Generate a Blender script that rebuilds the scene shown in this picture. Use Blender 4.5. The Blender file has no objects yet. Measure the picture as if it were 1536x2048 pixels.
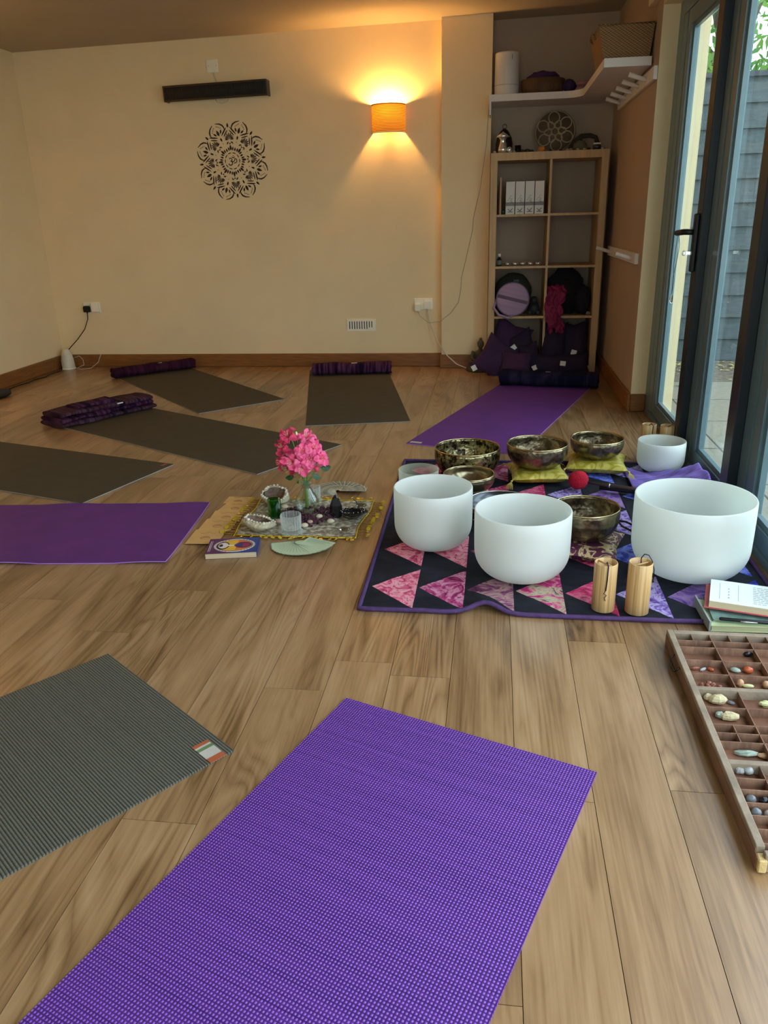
import bpy, bmesh, math, random
from mathutils import Vector, Matrix, noise
random.seed(11)
PI = math.pi
sc = bpy.context.scene
C = sc.collection

SKY, BULB, EXPO = 2.1, 520.0, 1.17
# ------------------------------------------------------------------ helpers
def lin(c):
    def f(v):
        v /= 255.0
        return v / 12.92 if v <= 0.04045 else ((v + 0.055) / 1.055) ** 2.4
    return (f(c[0]), f(c[1]), f(c[2]), 1.0)

class MB:
    """collects geometry, then links it as one mesh object"""
    def __init__(s):
        s.v = []; s.f = []; s.m = []; s.mi = 0; s.sm = []; s.smooth = False
    def add(s, vs, fs, mi=None, smooth=None):
        n = len(s.v); s.v += [tuple(v) for v in vs]
        for f in fs:
            s.f.append(tuple(i + n for i in f)); s.m.append(s.mi if mi is None else mi)
            s.sm.append(s.smooth if smooth is None else smooth)
        return s
    def box(s, x0, x1, y0, y1, z0, z1, mi=None, bev=0.0):
        if bev > 0:
            b = bev
            vs = []; 
            for (x, sx) in ((x0, 1), (x1, -1)):
                for (y, sy) in ((y0, 1), (y1, -1)):
                    for (z, sz) in ((z0, 1), (z1, -1)):
                        vs += [(x + sx*b, y + sy*b, z), (x + sx*b, y, z + sz*b), (x, y + sy*b, z + sz*b)]
            # index: corner k = 4*ix+2*iy+iz ; sub 0:z-face 1:y-face 2:x-face
            def k(ix, iy, iz, q): return 3*(4*ix + 2*iy + iz) + q
            fs = []
            for iz in (0, 1):
                q = [k(0,0,iz,0), k(1,0,iz,0), k(1,1,iz,0), k(0,1,iz,0)]; fs.append(q if iz else q[::-1])
            for iy in (0, 1):
                q = [k(0,iy,0,1), k(1,iy,0,1), k(1,iy,1,1), k(0,iy,1,1)]; fs.append(q[::-1] if iy else q)
            for ix in (0, 1):
                q = [k(ix,0,0,2), k(ix,1,0,2), k(ix,1,1,2), k(ix,0,1,2)]; fs.append(q if ix else q[::-1])
            for a in (0, 1):
                for b2 in (0, 1):
                    fs.append([k(0,a,b2,0), k(1,a,b2,0), k(1,a,b2,1), k(0,a,b2,1)])
                    fs.append([k(a,0,b2,0), k(a,1,b2,0), k(a,1,b2,2), k(a,0,b2,2)])
                    fs.append([k(a,b2,0,1), k(a,b2,1,1), k(a,b2,1,2), k(a,b2,0,2)])
            for ix in (0,1):
                for iy in (0,1):
                    for iz in (0,1): fs.append([k(ix,iy,iz,0), k(ix,iy,iz,1), k(ix,iy,iz,2)])
            return s.add(vs, fs, mi)
        vs = [(x, y, z) for x in (x0, x1) for y in (y0, y1) for z in (z0, z1)]
        return s.add(vs, [(0,1,3,2), (4,6,7,5), (0,4,5,1), (2,3,7,6), (0,2,6,4), (1,5,7,3)], mi)
    def prism(s, poly, z0, z1, mi=None):
        n = len(poly)
        vs = [(p[0], p[1], z0) for p in poly] + [(p[0], p[1], z1) for p in poly]
        fs = [list(range(n))[::-1], list(range(n, 2*n))] + [(i, (i+1) % n, n + (i+1) % n, n + i) for i in range(n)]
        return s.add(vs, fs, mi)
    def lathe(s, prof, seg=48, mi=None, c=(0, 0, 0), wob=None, smooth=True, cap=False):
        vs = []; n = len(prof)
        for j in range(seg):
            a = 2*PI*j/seg; ca, sa = math.cos(a), math.sin(a)
            for i, (r, z) in enumerate(prof):
                k = wob(a, i) if wob else 1.0
                vs.append((c[0] + r*k*ca, c[1] + r*k*sa, c[2] + z))
        fs = [(j*n + i, ((j+1) % seg)*n + i, ((j+1) % seg)*n + i + 1, j*n + i + 1) for j in range(seg) for i in range(n-1)]
        s.add(vs, fs, mi, smooth)
        return s
    def tube(s, pts, r, seg=8, mi=None, closed=False, smooth=True):
        pts = [Vector(p) for p in pts]; n = len(pts); vs = []
        rr = r if isinstance(r, (list, tuple)) else [r]*n
        up = Vector((0, 0, 1)); prev = None
        for i, p in enumerate(pts):
            if closed: t = pts[(i+1) % n] - pts[i-1]
            else: t = pts[min(i+1, n-1)] - pts[max(i-1, 0)]
            if t.length < 1e-9: t = Vector((0, 0, 1))
            t.normalize()
            if prev is None:
                a = up if abs(t.dot(up)) < 0.9 else Vector((1, 0, 0))
                u = t.cross(a).normalized()
            else:
                u = (prev - t*prev.dot(t)); u = u.normalized() if u.length > 1e-6 else t.orthogonal().normalized()
            prev = u; w = t.cross(u)
            for k in range(seg):
                a = 2*PI*k/seg; vs.append(p + (u*math.cos(a) + w*math.sin(a))*rr[i])
        m = n if closed else n - 1
        fs = [(i*seg + k, i*seg + (k+1) % seg, ((i+1) % n)*seg + (k+1) % seg, ((i+1) % n)*seg + k) for i in range(m) for k in range(seg)]
        if not closed: fs += [list(range(seg))[::-1], [(n-1)*seg + k for k in range(seg)]]
        return s.add(vs, fs, mi, smooth)
    def ball(s, c, r, seg=16, ring=10, mi=None, f=None, smooth=True):
        rx, ry, rz = r if isinstance(r, (list, tuple)) else (r, r, r)
        vs = [(0, 0, -1)] 
        for i in range(1, ring):
            t = -PI/2 + PI*i/ring
            for j in range(seg):
                a = 2*PI*j/seg; vs.append((math.cos(t)*math.cos(a), math.cos(t)*math.sin(a), math.sin(t)))
        vs.append((0, 0, 1))
        if f: vs = [f(Vector(v)) for v in vs]
        vs = [(c[0] + v[0]*rx, c[1] + v[1]*ry, c[2] + v[2]*rz) for v in vs]
        fs = [(0, 1 + (j+1) % seg, 1 + j) for j in range(seg)]
        for i in range(ring-2):
            fs += [(1 + i*seg + j, 1 + i*seg + (j+1) % seg, 1 + (i+1)*seg + (j+1) % seg, 1 + (i+1)*seg + j) for j in range(seg)]
        l = len(vs) - 1; b = 1 + (ring-2)*seg
        fs += [(l, b + j, b + (j+1) % seg) for j in range(seg)]
        return s.add(vs, fs, mi, smooth)
    def grid(s, fn, nu, nv, mi=None, smooth=True, closed_u=False):
        vs = [fn(i/(nu), j/(nv)) for i in range(nu + (0 if closed_u else 1)) for j in range(nv+1)]
        W = nv + 1; n = nu
        fs = []
        for i in range(n):
            i2 = (i+1) % n if closed_u else i+1
            for j in range(nv):
                fs.append((i*W + j, i2*W + j, i2*W + j + 1, i*W + j + 1))
        return s.add(vs, fs, mi, smooth)
    def xf(s, M):
        s.v = [tuple(M @ Vector(v)) for v in s.v]; return s
    def build(s, name, mat=None, parent=None, loc=None, rot=None, fixn=True):
        me = bpy.data.meshes.new(name); me.from_pydata(s.v, [], s.f)
        mats = mat if isinstance(mat, (list, tuple)) else [mat]
        for m in mats: me.materials.append(m)
        me.polygons.foreach_set('material_index', s.m)
        me.polygons.foreach_set('use_smooth', s.sm)
        if fixn:
            bm = bmesh.new(); bm.from_mesh(me); bmesh.ops.recalc_face_normals(bm, faces=bm.faces); bm.to_mesh(me); bm.free()
        me.update()
        o = bpy.data.objects.new(name, me); C.objects.link(o)
        if parent: o.parent = parent
        if loc: o.location = loc
        if rot: o.rotation_euler = rot
        return o

def tag(o, label=None, cat=None, group=None, kind=None):
    if label: o['label'] = label
    if cat: o['category'] = cat
    if group: o['group'] = group
    if kind: o['kind'] = kind
    return o
def struct(o): o['kind'] = 'structure'; return o
def thing(name, label, cat, loc=(0, 0, 0), rz=0, group=None):
    o = bpy.data.objects.new(name, None); C.objects.link(o); o.empty_display_size = .05
    o.location = loc; o.rotation_euler = (0, 0, rz) if not isinstance(rz, tuple) else rz
    return tag(o, label, cat, group)
def dup(root, loc, rz=0, label=None, group=None):
    r = root.copy(); C.objects.link(r); r.location = loc
    r.rotation_euler = (0, 0, rz) if not isinstance(rz, tuple) else rz
    if label: r['label'] = label
    if group: r['group'] = group
    for ch in list(root.children):
        c = ch.copy(); C.objects.link(c); c.parent = r
        for g in ch.children:
            d = g.copy(); C.objects.link(d); d.parent = c
    return r

# ------------------------------------------------------------------ materials
def newmat(name):
    m = bpy.data.materials.new(name); m.use_nodes = True
    nt = m.node_tree; nt.nodes.clear()
    out = nt.nodes.new('ShaderNodeOutputMaterial'); b = nt.nodes.new('ShaderNodeBsdfPrincipled')
    nt.links.new(b.outputs[0], out.inputs[0])
    return m, nt, b, out
def N(nt, t, **kw):
    n = nt.nodes.new(t)
    for k, v in kw.items():
        if k in n.inputs: n.inputs[k].default_value = v
        else: setattr(n, k, v)
    return n
def ramp(nt, stops, interp='LINEAR'):
    r = nt.nodes.new('ShaderNodeValToRGB'); cr = r.color_ramp; cr.interpolation = interp
    while len(cr.elements) < len(stops): cr.elements.new(0.5)
    for e, (p, c) in zip(cr.elements, stops): e.position = p; e.color = c if len(c) == 4 else lin(c)
    return r
def coords(nt, scale=(1, 1, 1), rot=(0, 0, 0)):
    tc = nt.nodes.new('ShaderNodeTexCoord'); mp = nt.nodes.new('ShaderNodeMapping')
    mp.inputs['Scale'].default_value = scale; mp.inputs['Rotation'].default_value = rot
    nt.links.new(tc.outputs['Object'], mp.inputs['Vector']); return mp.outputs['Vector']
def mat(name, col, rough=.6, metal=0., var=.12, scale=12., bump=0., bscale=60., stretch=(1, 1, 1), spec=.5, col2=None, trans=0., ior=1.45, coat=0., sheen=0.):
    m, nt, b, out = newmat(name); L = nt.links
    v = coords(nt, stretch)
    no = N(nt, 'ShaderNodeTexNoise'); no.inputs['Scale'].default_value = scale; no.inputs['Detail'].default_value = 4
    L.new(v, no.inputs['Vector'])
    c = lin(col)
    c2 = lin(col2) if col2 else tuple(min(1, x*(1+var)) for x in c[:3]) + (1,)
    c1 = c if col2 else tuple(x*(1-var) for x in c[:3]) + (1,)
    r = ramp(nt, [(.3, c1), (.7, c2)]); L.new(no.outputs['Fac'], r.inputs['Fac']); L.new(r.outputs['Color'], b.inputs['Base Color'])
    b.inputs['Roughness'].default_value = rough; b.inputs['Metallic'].default_value = metal
    b.inputs['Specular IOR Level'].default_value = spec; b.inputs['IOR'].default_value = ior
    b.inputs['Transmission Weight'].default_value = trans
    b.inputs['Coat Weight'].default_value = coat; b.inputs['Sheen Weight'].default_value = sheen
    if bump:
        n2 = N(nt, 'ShaderNodeTexNoise'); n2.inputs['Scale'].default_value = bscale; n2.inputs['Detail'].default_value = 3
        L.new(v, n2.inputs['Vector'])
        bp = N(nt, 'ShaderNodeBump'); bp.inputs['Strength'].default_value = bump; bp.inputs['Distance'].default_value = .01
        L.new(n2.outputs['Fac'], bp.inputs['Height']); L.new(bp.outputs[0], b.inputs['Normal'])
    return m
def mth(nt, op, a, b=None, c=None):
    n = nt.nodes.new('ShaderNodeMath'); n.operation = op
    for i, x in enumerate((a, b, c)):
        if x is None: continue
        if isinstance(x, (int, float)): n.inputs[i].default_value = x
        else: nt.links.new(x, n.inputs[i])
    return n.outputs[0]

# plaster walls: a putty colour with a very fine roller texture
def plaster(name, col):
    return mat(name, col, rough=.9, var=.03, scale=3, bump=.08, bscale=180, spec=.2)
m_wall = plaster('wall_paint', (240, 217, 172))
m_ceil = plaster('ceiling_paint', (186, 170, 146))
m_skirt = mat('oak_skirting', (138, 88, 42), rough=.45, var=.25, scale=9, stretch=(1, 1, 14), bump=.05)
m_white = mat('white_plastic', (246, 240, 218), rough=.35, var=.02)
m_whitewood = mat('white_paint', (228, 220, 212), rough=.5, var=.03)
m_black = mat('black_plastic', (14, 14, 15), rough=.4, var=.1)
m_frame = mat('anthracite_aluminium', (98, 122, 128), rough=.3, var=.05, scale=30, spec=.6)
m_framed = mat('shaded_frame_face', (36, 42, 48), rough=.35, var=.05)  # frame anthracite again, darkened for the shade on the lock stiles
m_steel = mat('polished_steel', (226, 226, 220), rough=.18, metal=.8, var=.05)
m_gold = mat('gold_metal', (250, 204, 60), rough=.25, metal=.55, var=.25, scale=60)
m_cordw = mat('white_cord', (215, 205, 190), rough=.6)

# oak laminate, planks told apart by a face attribute
def floor_mat():
    m, nt, b, out = newmat('oak_laminate'); L = nt.links
    tc = N(nt, 'ShaderNodeTexCoord'); at = N(nt, 'ShaderNodeAttribute'); at.attribute_name = 'plank'
    comb = N(nt, 'ShaderNodeCombineXYZ')
    k = mth(nt, 'MULTIPLY', at.outputs['Fac'], 37.0); L.new(k, comb.inputs[0]); L.new(mth(nt, 'MULTIPLY', at.outputs['Fac'], 91.0), comb.inputs[1])
    L.new(k, comb.inputs[2])
    add = N(nt, 'ShaderNodeVectorMath', operation='ADD'); L.new(tc.outputs['Object'], add.inputs[0]); L.new(comb.outputs[0], add.inputs[1])
    mp = N(nt, 'ShaderNodeMapping'); mp.inputs['Scale'].default_value = (6.0, .62, 1); L.new(add.outputs[0], mp.inputs['Vector'])
    n1 = N(nt, 'ShaderNodeTexNoise'); n1.inputs['Scale'].default_value = 1.0; n1.inputs['Detail'].default_value = 2.0; n1.inputs['Distortion'].default_value = .5
    L.new(mp.outputs[0], n1.inputs['Vector'])
    mp3o = N(nt, 'ShaderNodeMapping'); mp3o.inputs['Scale'].default_value = (3, .8, 1); L.new(add.outputs[0], mp3o.inputs['Vector'])
    # growth-ring lines: level sets of the broad noise
    ring = mth(nt, 'FRACT', mth(nt, 'MULTIPLY', n1.outputs['Fac'], 24.0))
    ring = mth(nt, 'ABSOLUTE', mth(nt, 'SUBTRACT', ring, .5))
    ringd = mth(nt, 'MULTIPLY', ring, 2.0)
    mp2 = N(nt, 'ShaderNodeMapping'); mp2.inputs['Scale'].default_value = (160, 5, 1); L.new(add.outputs[0], mp2.inputs['Vector'])
    n2 = N(nt, 'ShaderNodeTexNoise'); n2.inputs['Scale'].default_value = 1.0; n2.inputs['Detail'].default_value = 5; L.new(mp2.outputs[0], n2.inputs['Vector'])
    mp3 = N(nt, 'ShaderNodeMapping'); mp3.inputs['Scale'].default_value = (9, 1.6, 1); L.new(add.outputs[0], mp3.inputs['Vector'])
    n3 = N(nt, 'ShaderNodeTexNoise'); n3.inputs['Scale'].default_value = 1.0; n3.inputs['Detail'].default_value = 4; n3.inputs['Distortion'].default_value = 1.0
    L.new(mp3.outputs[0], n3.inputs['Vector'])
    mk_ = ramp(nt, [(.42, (.15, .15, .15, 1)), (.60, (1, 1, 1, 1))]); nm = N(nt, 'ShaderNodeTexNoise'); nm.inputs['Scale'].default_value = .8; L.new(mp3o.outputs[0], nm.inputs['Vector']); L.new(nm.outputs['Fac'], mk_.inputs['Fac'])
    ringd = mth(nt, 'MULTIPLY_ADD', mth(nt, 'SUBTRACT', mth(nt, 'POWER', ringd, .6), .6), mk_.outputs[0], .6)
    vo = N(nt, 'ShaderNodeTexVoronoi'); vo.inputs['Scale'].default_value = 1.0; mk2 = N(nt, 'ShaderNodeMapping'); mk2.inputs['Scale'].default_value = (3.2, 1.1, 1); L.new(add.outputs[0], mk2.inputs['Vector']); L.new(mk2.outputs[0], vo.inputs['Vector'])
    kn = ramp(nt, [(.02, (1, 1, 1, 1)), (.10, (0, 0, 0, 1))]); L.new(vo.outputs['Distance'], kn.inputs['Fac'])
    f = mth(nt, 'ADD', mth(nt, 'MULTIPLY', ringd, .20), mth(nt, 'MULTIPLY', n2.outputs['Fac'], .30)); f = mth(nt, 'SUBTRACT', f, mth(nt, 'MULTIPLY', kn.outputs[0], .16))
    f = mth(nt, 'ADD', f, mth(nt, 'MULTIPLY', n3.outputs['Fac'], .60))
    f = mth(nt, 'ADD', f, mth(nt, 'MULTIPLY', at.outputs['Fac'], .13))
    r = ramp(nt, [(.38, (88, 61, 36)), (.52, (127, 95, 61)), (.66, (158, 123, 84)), (.90, (187, 153, 114))])
    L.new(f, r.inputs['Fac']); L.new(r.outputs[0], b.inputs['Base Color'])
    b.inputs['Specular IOR Level'].default_value = .7
    rr = N(nt, 'ShaderNodeMapRange'); L.new(n2.outputs['Fac'], rr.inputs[0]); rr.inputs[3].default_value = .30; rr.inputs[4].default_value = .42; b.inputs['Coat Weight'].default_value = .25; b.inputs['Coat Roughness'].default_value = .22; b.inputs['Coat IOR'].default_value = 1.6
    L.new(rr.outputs[0], b.inputs['Roughness'])
    bp = N(nt, 'ShaderNodeBump'); bp.inputs['Strength'].default_value = .3; bp.inputs['Distance'].default_value = .00035
    L.new(mth(nt, 'ADD', ringd, n2.outputs['Fac']), bp.inputs['Height']); L.new(bp.outputs[0], b.inputs['Normal'])
    return m
m_floor = floor_mat()
m_groove = mat('plank_groove', (70, 50, 34), rough=.8)

def glass_pane():
    m, nt, b, out = newmat('door_glass'); L = nt.links; nt.nodes.remove(b)
    tr = N(nt, 'ShaderNodeBsdfTransparent'); tr.inputs[0].default_value = (.93, .97, .96, 1)
    gl = N(nt, 'ShaderNodeBsdfGlossy'); gl.inputs['Roughness'].default_value = 0.0
    fr = N(nt, 'ShaderNodeFresnel'); fr.inputs[0].default_value = 1.5
    ge = N(nt, 'ShaderNodeNewGeometry')
    fac = mth(nt, 'MULTIPLY', fr.outputs[0], mth(nt, 'SUBTRACT', 1.0, ge.outputs['Backfacing']))
    fac = mth(nt, 'MINIMUM', fac, .6)
    # rain marks and dust on the pane
    tc = N(nt, 'ShaderNodeTexCoord'); mp = N(nt, 'ShaderNodeMapping'); mp.inputs['Scale'].default_value = (1, 30, 5); L.new(tc.outputs['Object'], mp.inputs['Vector'])
    no = N(nt, 'ShaderNodeTexNoise'); no.inputs['Scale'].default_value = 1.6; no.inputs['Detail'].default_value = 6; L.new(mp.outputs[0], no.inputs['Vector'])
    rp = ramp(nt, [(.50, (0, 0, 0, 1)), (.78, (.34, .34, .34, 1))]); L.new(no.outputs['Fac'], rp.inputs['Fac'])
    df = N(nt, 'ShaderNodeBsdfTranslucent'); df.inputs[0].default_value = (.8, .85, .85, 1)
    mx = N(nt, 'ShaderNodeMixShader'); L.new(fac, mx.inputs[0]); L.new(tr.outputs[0], mx.inputs[1]); L.new(gl.outputs[0], mx.inputs[2])
    mx2 = N(nt, 'ShaderNodeMixShader'); L.new(mth(nt, 'MULTIPLY', rp.outputs[0], .10), mx2.inputs[0]); L.new(mx.outputs[0], mx2.inputs[1]); L.new(df.outputs[0], mx2.inputs[2])
    L.new(mx2.outputs[0], out.inputs[0]); return m
m_pane = glass_pane()

def crystal_mat():
    m, nt, b, out = newmat('frosted_quartz'); L = nt.links; nt.nodes.remove(b)
    d = N(nt, 'ShaderNodeBsdfDiffuse'); d.inputs[0].default_value = (.93, .94, .90, 1)
    t = N(nt, 'ShaderNodeBsdfTranslucent'); t.inputs[0].default_value = (.90, .95, .91, 1)
    g = N(nt, 'ShaderNodeBsdfGlossy'); g.inputs['Roughness'].default_value = .45; g.inputs[0].default_value = (.9, .95, 1, 1)
    a = N(nt, 'ShaderNodeMixShader'); a.inputs[0].default_value = .5; L.new(d.outputs[0], a.inputs[1]); L.new(t.outputs[0], a.inputs[2])
    c = N(nt, 'ShaderNodeMixShader'); c.inputs[0].default_value = .06; L.new(a.outputs[0], c.inputs[1]); L.new(g.outputs[0], c.inputs[2])
    L.new(c.outputs[0], out.inputs[0]); return m
m_crystal = crystal_mat()

def brass_mat(name, light, dark, lo=.42, hi=.6, sc_=14, rough=.3, hammered=True):
    m, nt, b, out = newmat(name); L = nt.links; v = coords(nt)
    no = N(nt, 'ShaderNodeTexNoise'); no.inputs['Scale'].default_value = sc_; no.inputs['Detail'].default_value = 6; no.inputs['Roughness'].default_value = .65
    L.new(v, no.inputs['Vector'])
    r = ramp(nt, [(lo, light), (hi, dark)]); L.new(no.outputs['Fac'], r.inputs['Fac']); L.new(r.outputs[0], b.inputs['Base Color'])
    b.inputs['Metallic'].default_value = .9; b.inputs['Roughness'].default_value = rough
    if hammered:
        vo = N(nt, 'ShaderNodeTexVoronoi'); vo.inputs['Scale'].default_value = 55; L.new(v, vo.inputs['Vector'])
        bp = N(nt, 'ShaderNodeBump'); bp.inputs['Strength'].default_value = .35; bp.inputs['Distance'].default_value = .006
        L.new(vo.outputs['Distance'], bp.inputs['Height']); L.new(bp.outputs[0], b.inputs['Normal'])
    return m
m_brass = brass_mat('aged_brass', (172, 156, 122), (84, 72, 56), .38, .62)
m_brass_b = brass_mat('spotted_brass', (172, 160, 116), (50, 42, 30), .44, .55, 40)
m_brass_c = brass_mat('smooth_brass', (176, 164, 132), (112, 98, 74), .4, .7, 8, .22, False)
m_brass_rim = mat('bright_brass_rim', (205, 188, 140), rough=.22, metal=1., var=.1)
m_darkmetal = mat('dark_bronze', (70, 68, 66), rough=.25, metal=1., var=.2)

def thin_glass(name, col, gl_=1.0):
    m, nt, b, out = newmat(name); L = nt.links; nt.nodes.remove(b)
    tr = N(nt, 'ShaderNodeBsdfTransparent'); tr.inputs[0].default_value = lin(col); g_ = N(nt, 'ShaderNodeBsdfGlossy'); g_.inputs['Roughness'].default_value = .04
    lw = N(nt, 'ShaderNodeLayerWeight'); lw.inputs[0].default_value = .35; mx = N(nt, 'ShaderNodeMixShader'); L.new(mth(nt, 'MULTIPLY', lw.outputs['Facing'], .55*gl_), mx.inputs[0]); L.new(tr.outputs[0], mx.inputs[1]); L.new(g_.outputs[0], mx.inputs[2]); L.new(mx.outputs[0], out.inputs[0]); return m
def milky(name, col, f=.35):
    m, nt, b, out = newmat(name); L = nt.links; nt.nodes.remove(b)
    tr = N(nt, 'ShaderNodeBsdfTransparent'); df = N(nt, 'ShaderNodeBsdfDiffuse'); tl = N(nt, 'ShaderNodeBsdfTranslucent'); df.inputs[0].default_value = tl.inputs[0].default_value = lin(col)
    a = N(nt, 'ShaderNodeMixShader'); a.inputs[0].default_value = .5; L.new(df.outputs[0], a.inputs[1]); L.new(tl.outputs[0], a.inputs[2])
    lw = N(nt, 'ShaderNodeLayerWeight'); lw.inputs[0].default_value = .4; mx = N(nt, 'ShaderNodeMixShader'); L.new(mth(nt, 'MULTIPLY_ADD', lw.outputs['Facing'], .6, f*.4), mx.inputs[0]); L.new(tr.outputs[0], mx.inputs[1]); L.new(a.outputs[0], mx.inputs[2]); L.new(mx.outputs[0], out.inputs[0]); return m
def glass_mat(name, col, rough=.0, ior=1.45):
    m, nt, b, out = newmat(name)
    b.inputs['Base Color'].default_value = lin(col); b.inputs['Transmission Weight'].default_value = 1
    b.inputs['Roughness'].default_value = rough; b.inputs['IOR'].default_value = ior
    return m
m_glass = glass_mat('clear_glass', (240, 246, 242))
m_green = thin_glass('green_glass', (120, 214, 130))
m_tglass = thin_glass('thin_clear_glass', (246, 250, 247))
m_smoky = glass_mat('smoky_glass', (175, 172, 165), .02)

# knobbly PVC mat, grid of dimples
def knob_mat(name, col, dark, pitch=.0052, ribs=False):
    m, nt, b, out = newmat(name); L = nt.links
    tc = N(nt, 'ShaderNodeTexCoord'); sp = N(nt, 'ShaderNodeSeparateXYZ'); L.new(tc.outputs['Object'], sp.inputs[0])
    k = 2*PI/pitch
    sx = mth(nt, 'MULTIPLY_ADD', mth(nt, 'COSINE', mth(nt, 'MULTIPLY', sp.outputs[0], k)), .5, .5)
    sy = mth(nt, 'MULTIPLY_ADD', mth(nt, 'COSINE', mth(nt, 'MULTIPLY', sp.outputs[1], k)), .5, .5)
    if ribs: sx = mth(nt, 'MULTIPLY_ADD', sx, .25, .75)
    h = mth(nt, 'MULTIPLY', sx, sy)
    no = N(nt, 'ShaderNodeTexNoise'); no.inputs['Scale'].default_value = 9; no.inputs['Detail'].default_value = 3; L.new(tc.outputs['Object'], no.inputs['Vector'])
    mp = N(nt, 'ShaderNodeMapping'); mp.inputs['Scale'].default_value = (1, 60, 1); L.new(tc.outputs['Object'], mp.inputs['Vector'])
    n2 = N(nt, 'ShaderNodeTexNoise'); n2.inputs['Scale'].default_value = 1.5; n2.inputs['Detail'].default_value = 2; L.new(mp.outputs[0], n2.inputs['Vector'])
    f = mth(nt, 'ADD', mth(nt, 'MULTIPLY', h, .8), mth(nt, 'MULTIPLY', n2.outputs['Fac'], .22))
    r = ramp(nt, [(.05, dark), (.55, col)]); L.new(f, r.inputs['Fac']); L.new(r.outputs[0], b.inputs['Base Color'])  # hollows darkened in the colour, standing in for shade between knobs and ribs
    b.inputs['Roughness'].default_value = .42; b.inputs['Specular IOR Level'].default_value = .45
    bp = N(nt, 'ShaderNodeBump'); bp.inputs['Strength'].default_value = .8; bp.inputs['Distance'].default_value = .0022
    L.new(h, bp.inputs['Height']); L.new(bp.outputs[0], b.inputs['Normal'])
    return m
m_mat_knob = knob_mat('purple_knobbly_pvc', (146, 86, 204), (46, 20, 92), .0064)
m_mat_ribs = knob_mat('grey_ribbed_pvc', (108, 110, 101), (26, 28, 25), .0066, True)
m_mat_grey = mat('grey_foam', (72, 64, 48), rough=.75, var=.08, scale=14, bump=.12, bscale=400)
m_mat_purple = mat('purple_foam', (100, 46, 126), rough=.7, var=.1, scale=8, bump=.12, bscale=400)
m_mat_edge = mat('foam_edge', (150, 148, 140), rough=.8)
m_mat_pedge = mat('purple_foam_edge', (168, 120, 200), rough=.8)

def blanket_mat(name, cols, sc_=1., dirx=True):
    m, nt, b, out = newmat(name); L = nt.links
    tc = N(nt, 'ShaderNodeTexCoord')
    mp = N(nt, 'ShaderNodeMapping'); mp.inputs['Scale'].default_value = (16*sc_, 1.5, 1.5); L.new(tc.outputs['Object'], mp.inputs['Vector'])
    no = N(nt, 'ShaderNodeTexNoise'); no.inputs['Scale'].default_value = 1.3; no.inputs['Detail'].default_value = 5; L.new(mp.outputs[0], no.inputs['Vector'])
    r = ramp(nt, [(.34 + .07*i, c) for i, c in enumerate(cols)]); L.new(no.outputs['Fac'], r.inputs['Fac']); L.new(r.outputs[0], b.inputs['Base Color'])
    b.inputs['Roughness'].default_value = .95; b.inputs['Specular IOR Level'].default_value = .1
    n2 = N(nt, 'ShaderNodeTexNoise'); n2.inputs['Scale'].default_value = 90; L.new(tc.outputs['Object'], n2.inputs['Vector'])
    bp = N(nt, 'ShaderNodeBump'); bp.inputs['Strength'].default_value = .5; bp.inputs['Distance'].default_value = .004; L.new(n2.outputs['Fac'], bp.inputs['Height']); L.new(bp.outputs[0], b.inputs['Normal'])
    return m
m_bl_plum = blanket_mat('plum_striped_wool', [(34, 14, 40), (58, 24, 52), (88, 52, 78), (48, 20, 46), (28, 12, 40)])
m_bl_brown = blanket_mat('plum_brown_striped_wool', [(40, 20, 40), (78, 48, 58), (50, 26, 42), (88, 60, 74), (36, 18, 40)], .8)
m_bl_maroon = blanket_mat('maroon_wool', [(42, 14, 30), (60, 22, 42), (46, 18, 38), (66, 30, 48)])
m_bl_navy = blanket_mat('navy_wool', [(16, 17, 36), (24, 24, 46), (42, 34, 56), (18, 18, 40)], .4)
m_tagw = mat('white_woven_label', (225, 222, 215), rough=.7)

def batik(name, cols, sc_=9., dist=2.5):
    m, nt, b, out = newmat(name); L = nt.links; v = coords(nt)
    no = N(nt, 'ShaderNodeTexNoise'); no.inputs['Scale'].default_value = sc_; no.inputs['Detail'].default_value = 8; no.inputs['Distortion'].default_value = dist; no.inputs['Roughness'].default_value = .6
    L.new(v, no.inputs['Vector'])
    n = len(cols); r = ramp(nt, [(.34 + .34*i/(n-1), c) for i, c in enumerate(cols)])
    L.new(no.outputs['Fac'], r.inputs['Fac']); L.new(r.outputs[0], b.inputs['Base Color'])
    b.inputs['Roughness'].default_value = .8; b.inputs['Specular IOR Level'].default_value = .3
    n2 = N(nt, 'ShaderNodeTexNoise'); n2.inputs['Scale'].default_value = 25; L.new(v, n2.inputs['Vector'])
    bp = N(nt, 'ShaderNodeBump'); bp.inputs['Strength'].default_value = .5; bp.inputs['Distance'].default_value = .006; L.new(n2.outputs['Fac'], bp.inputs['Height']); L.new(bp.outputs[0], b.inputs['Normal'])
    return m
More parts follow.
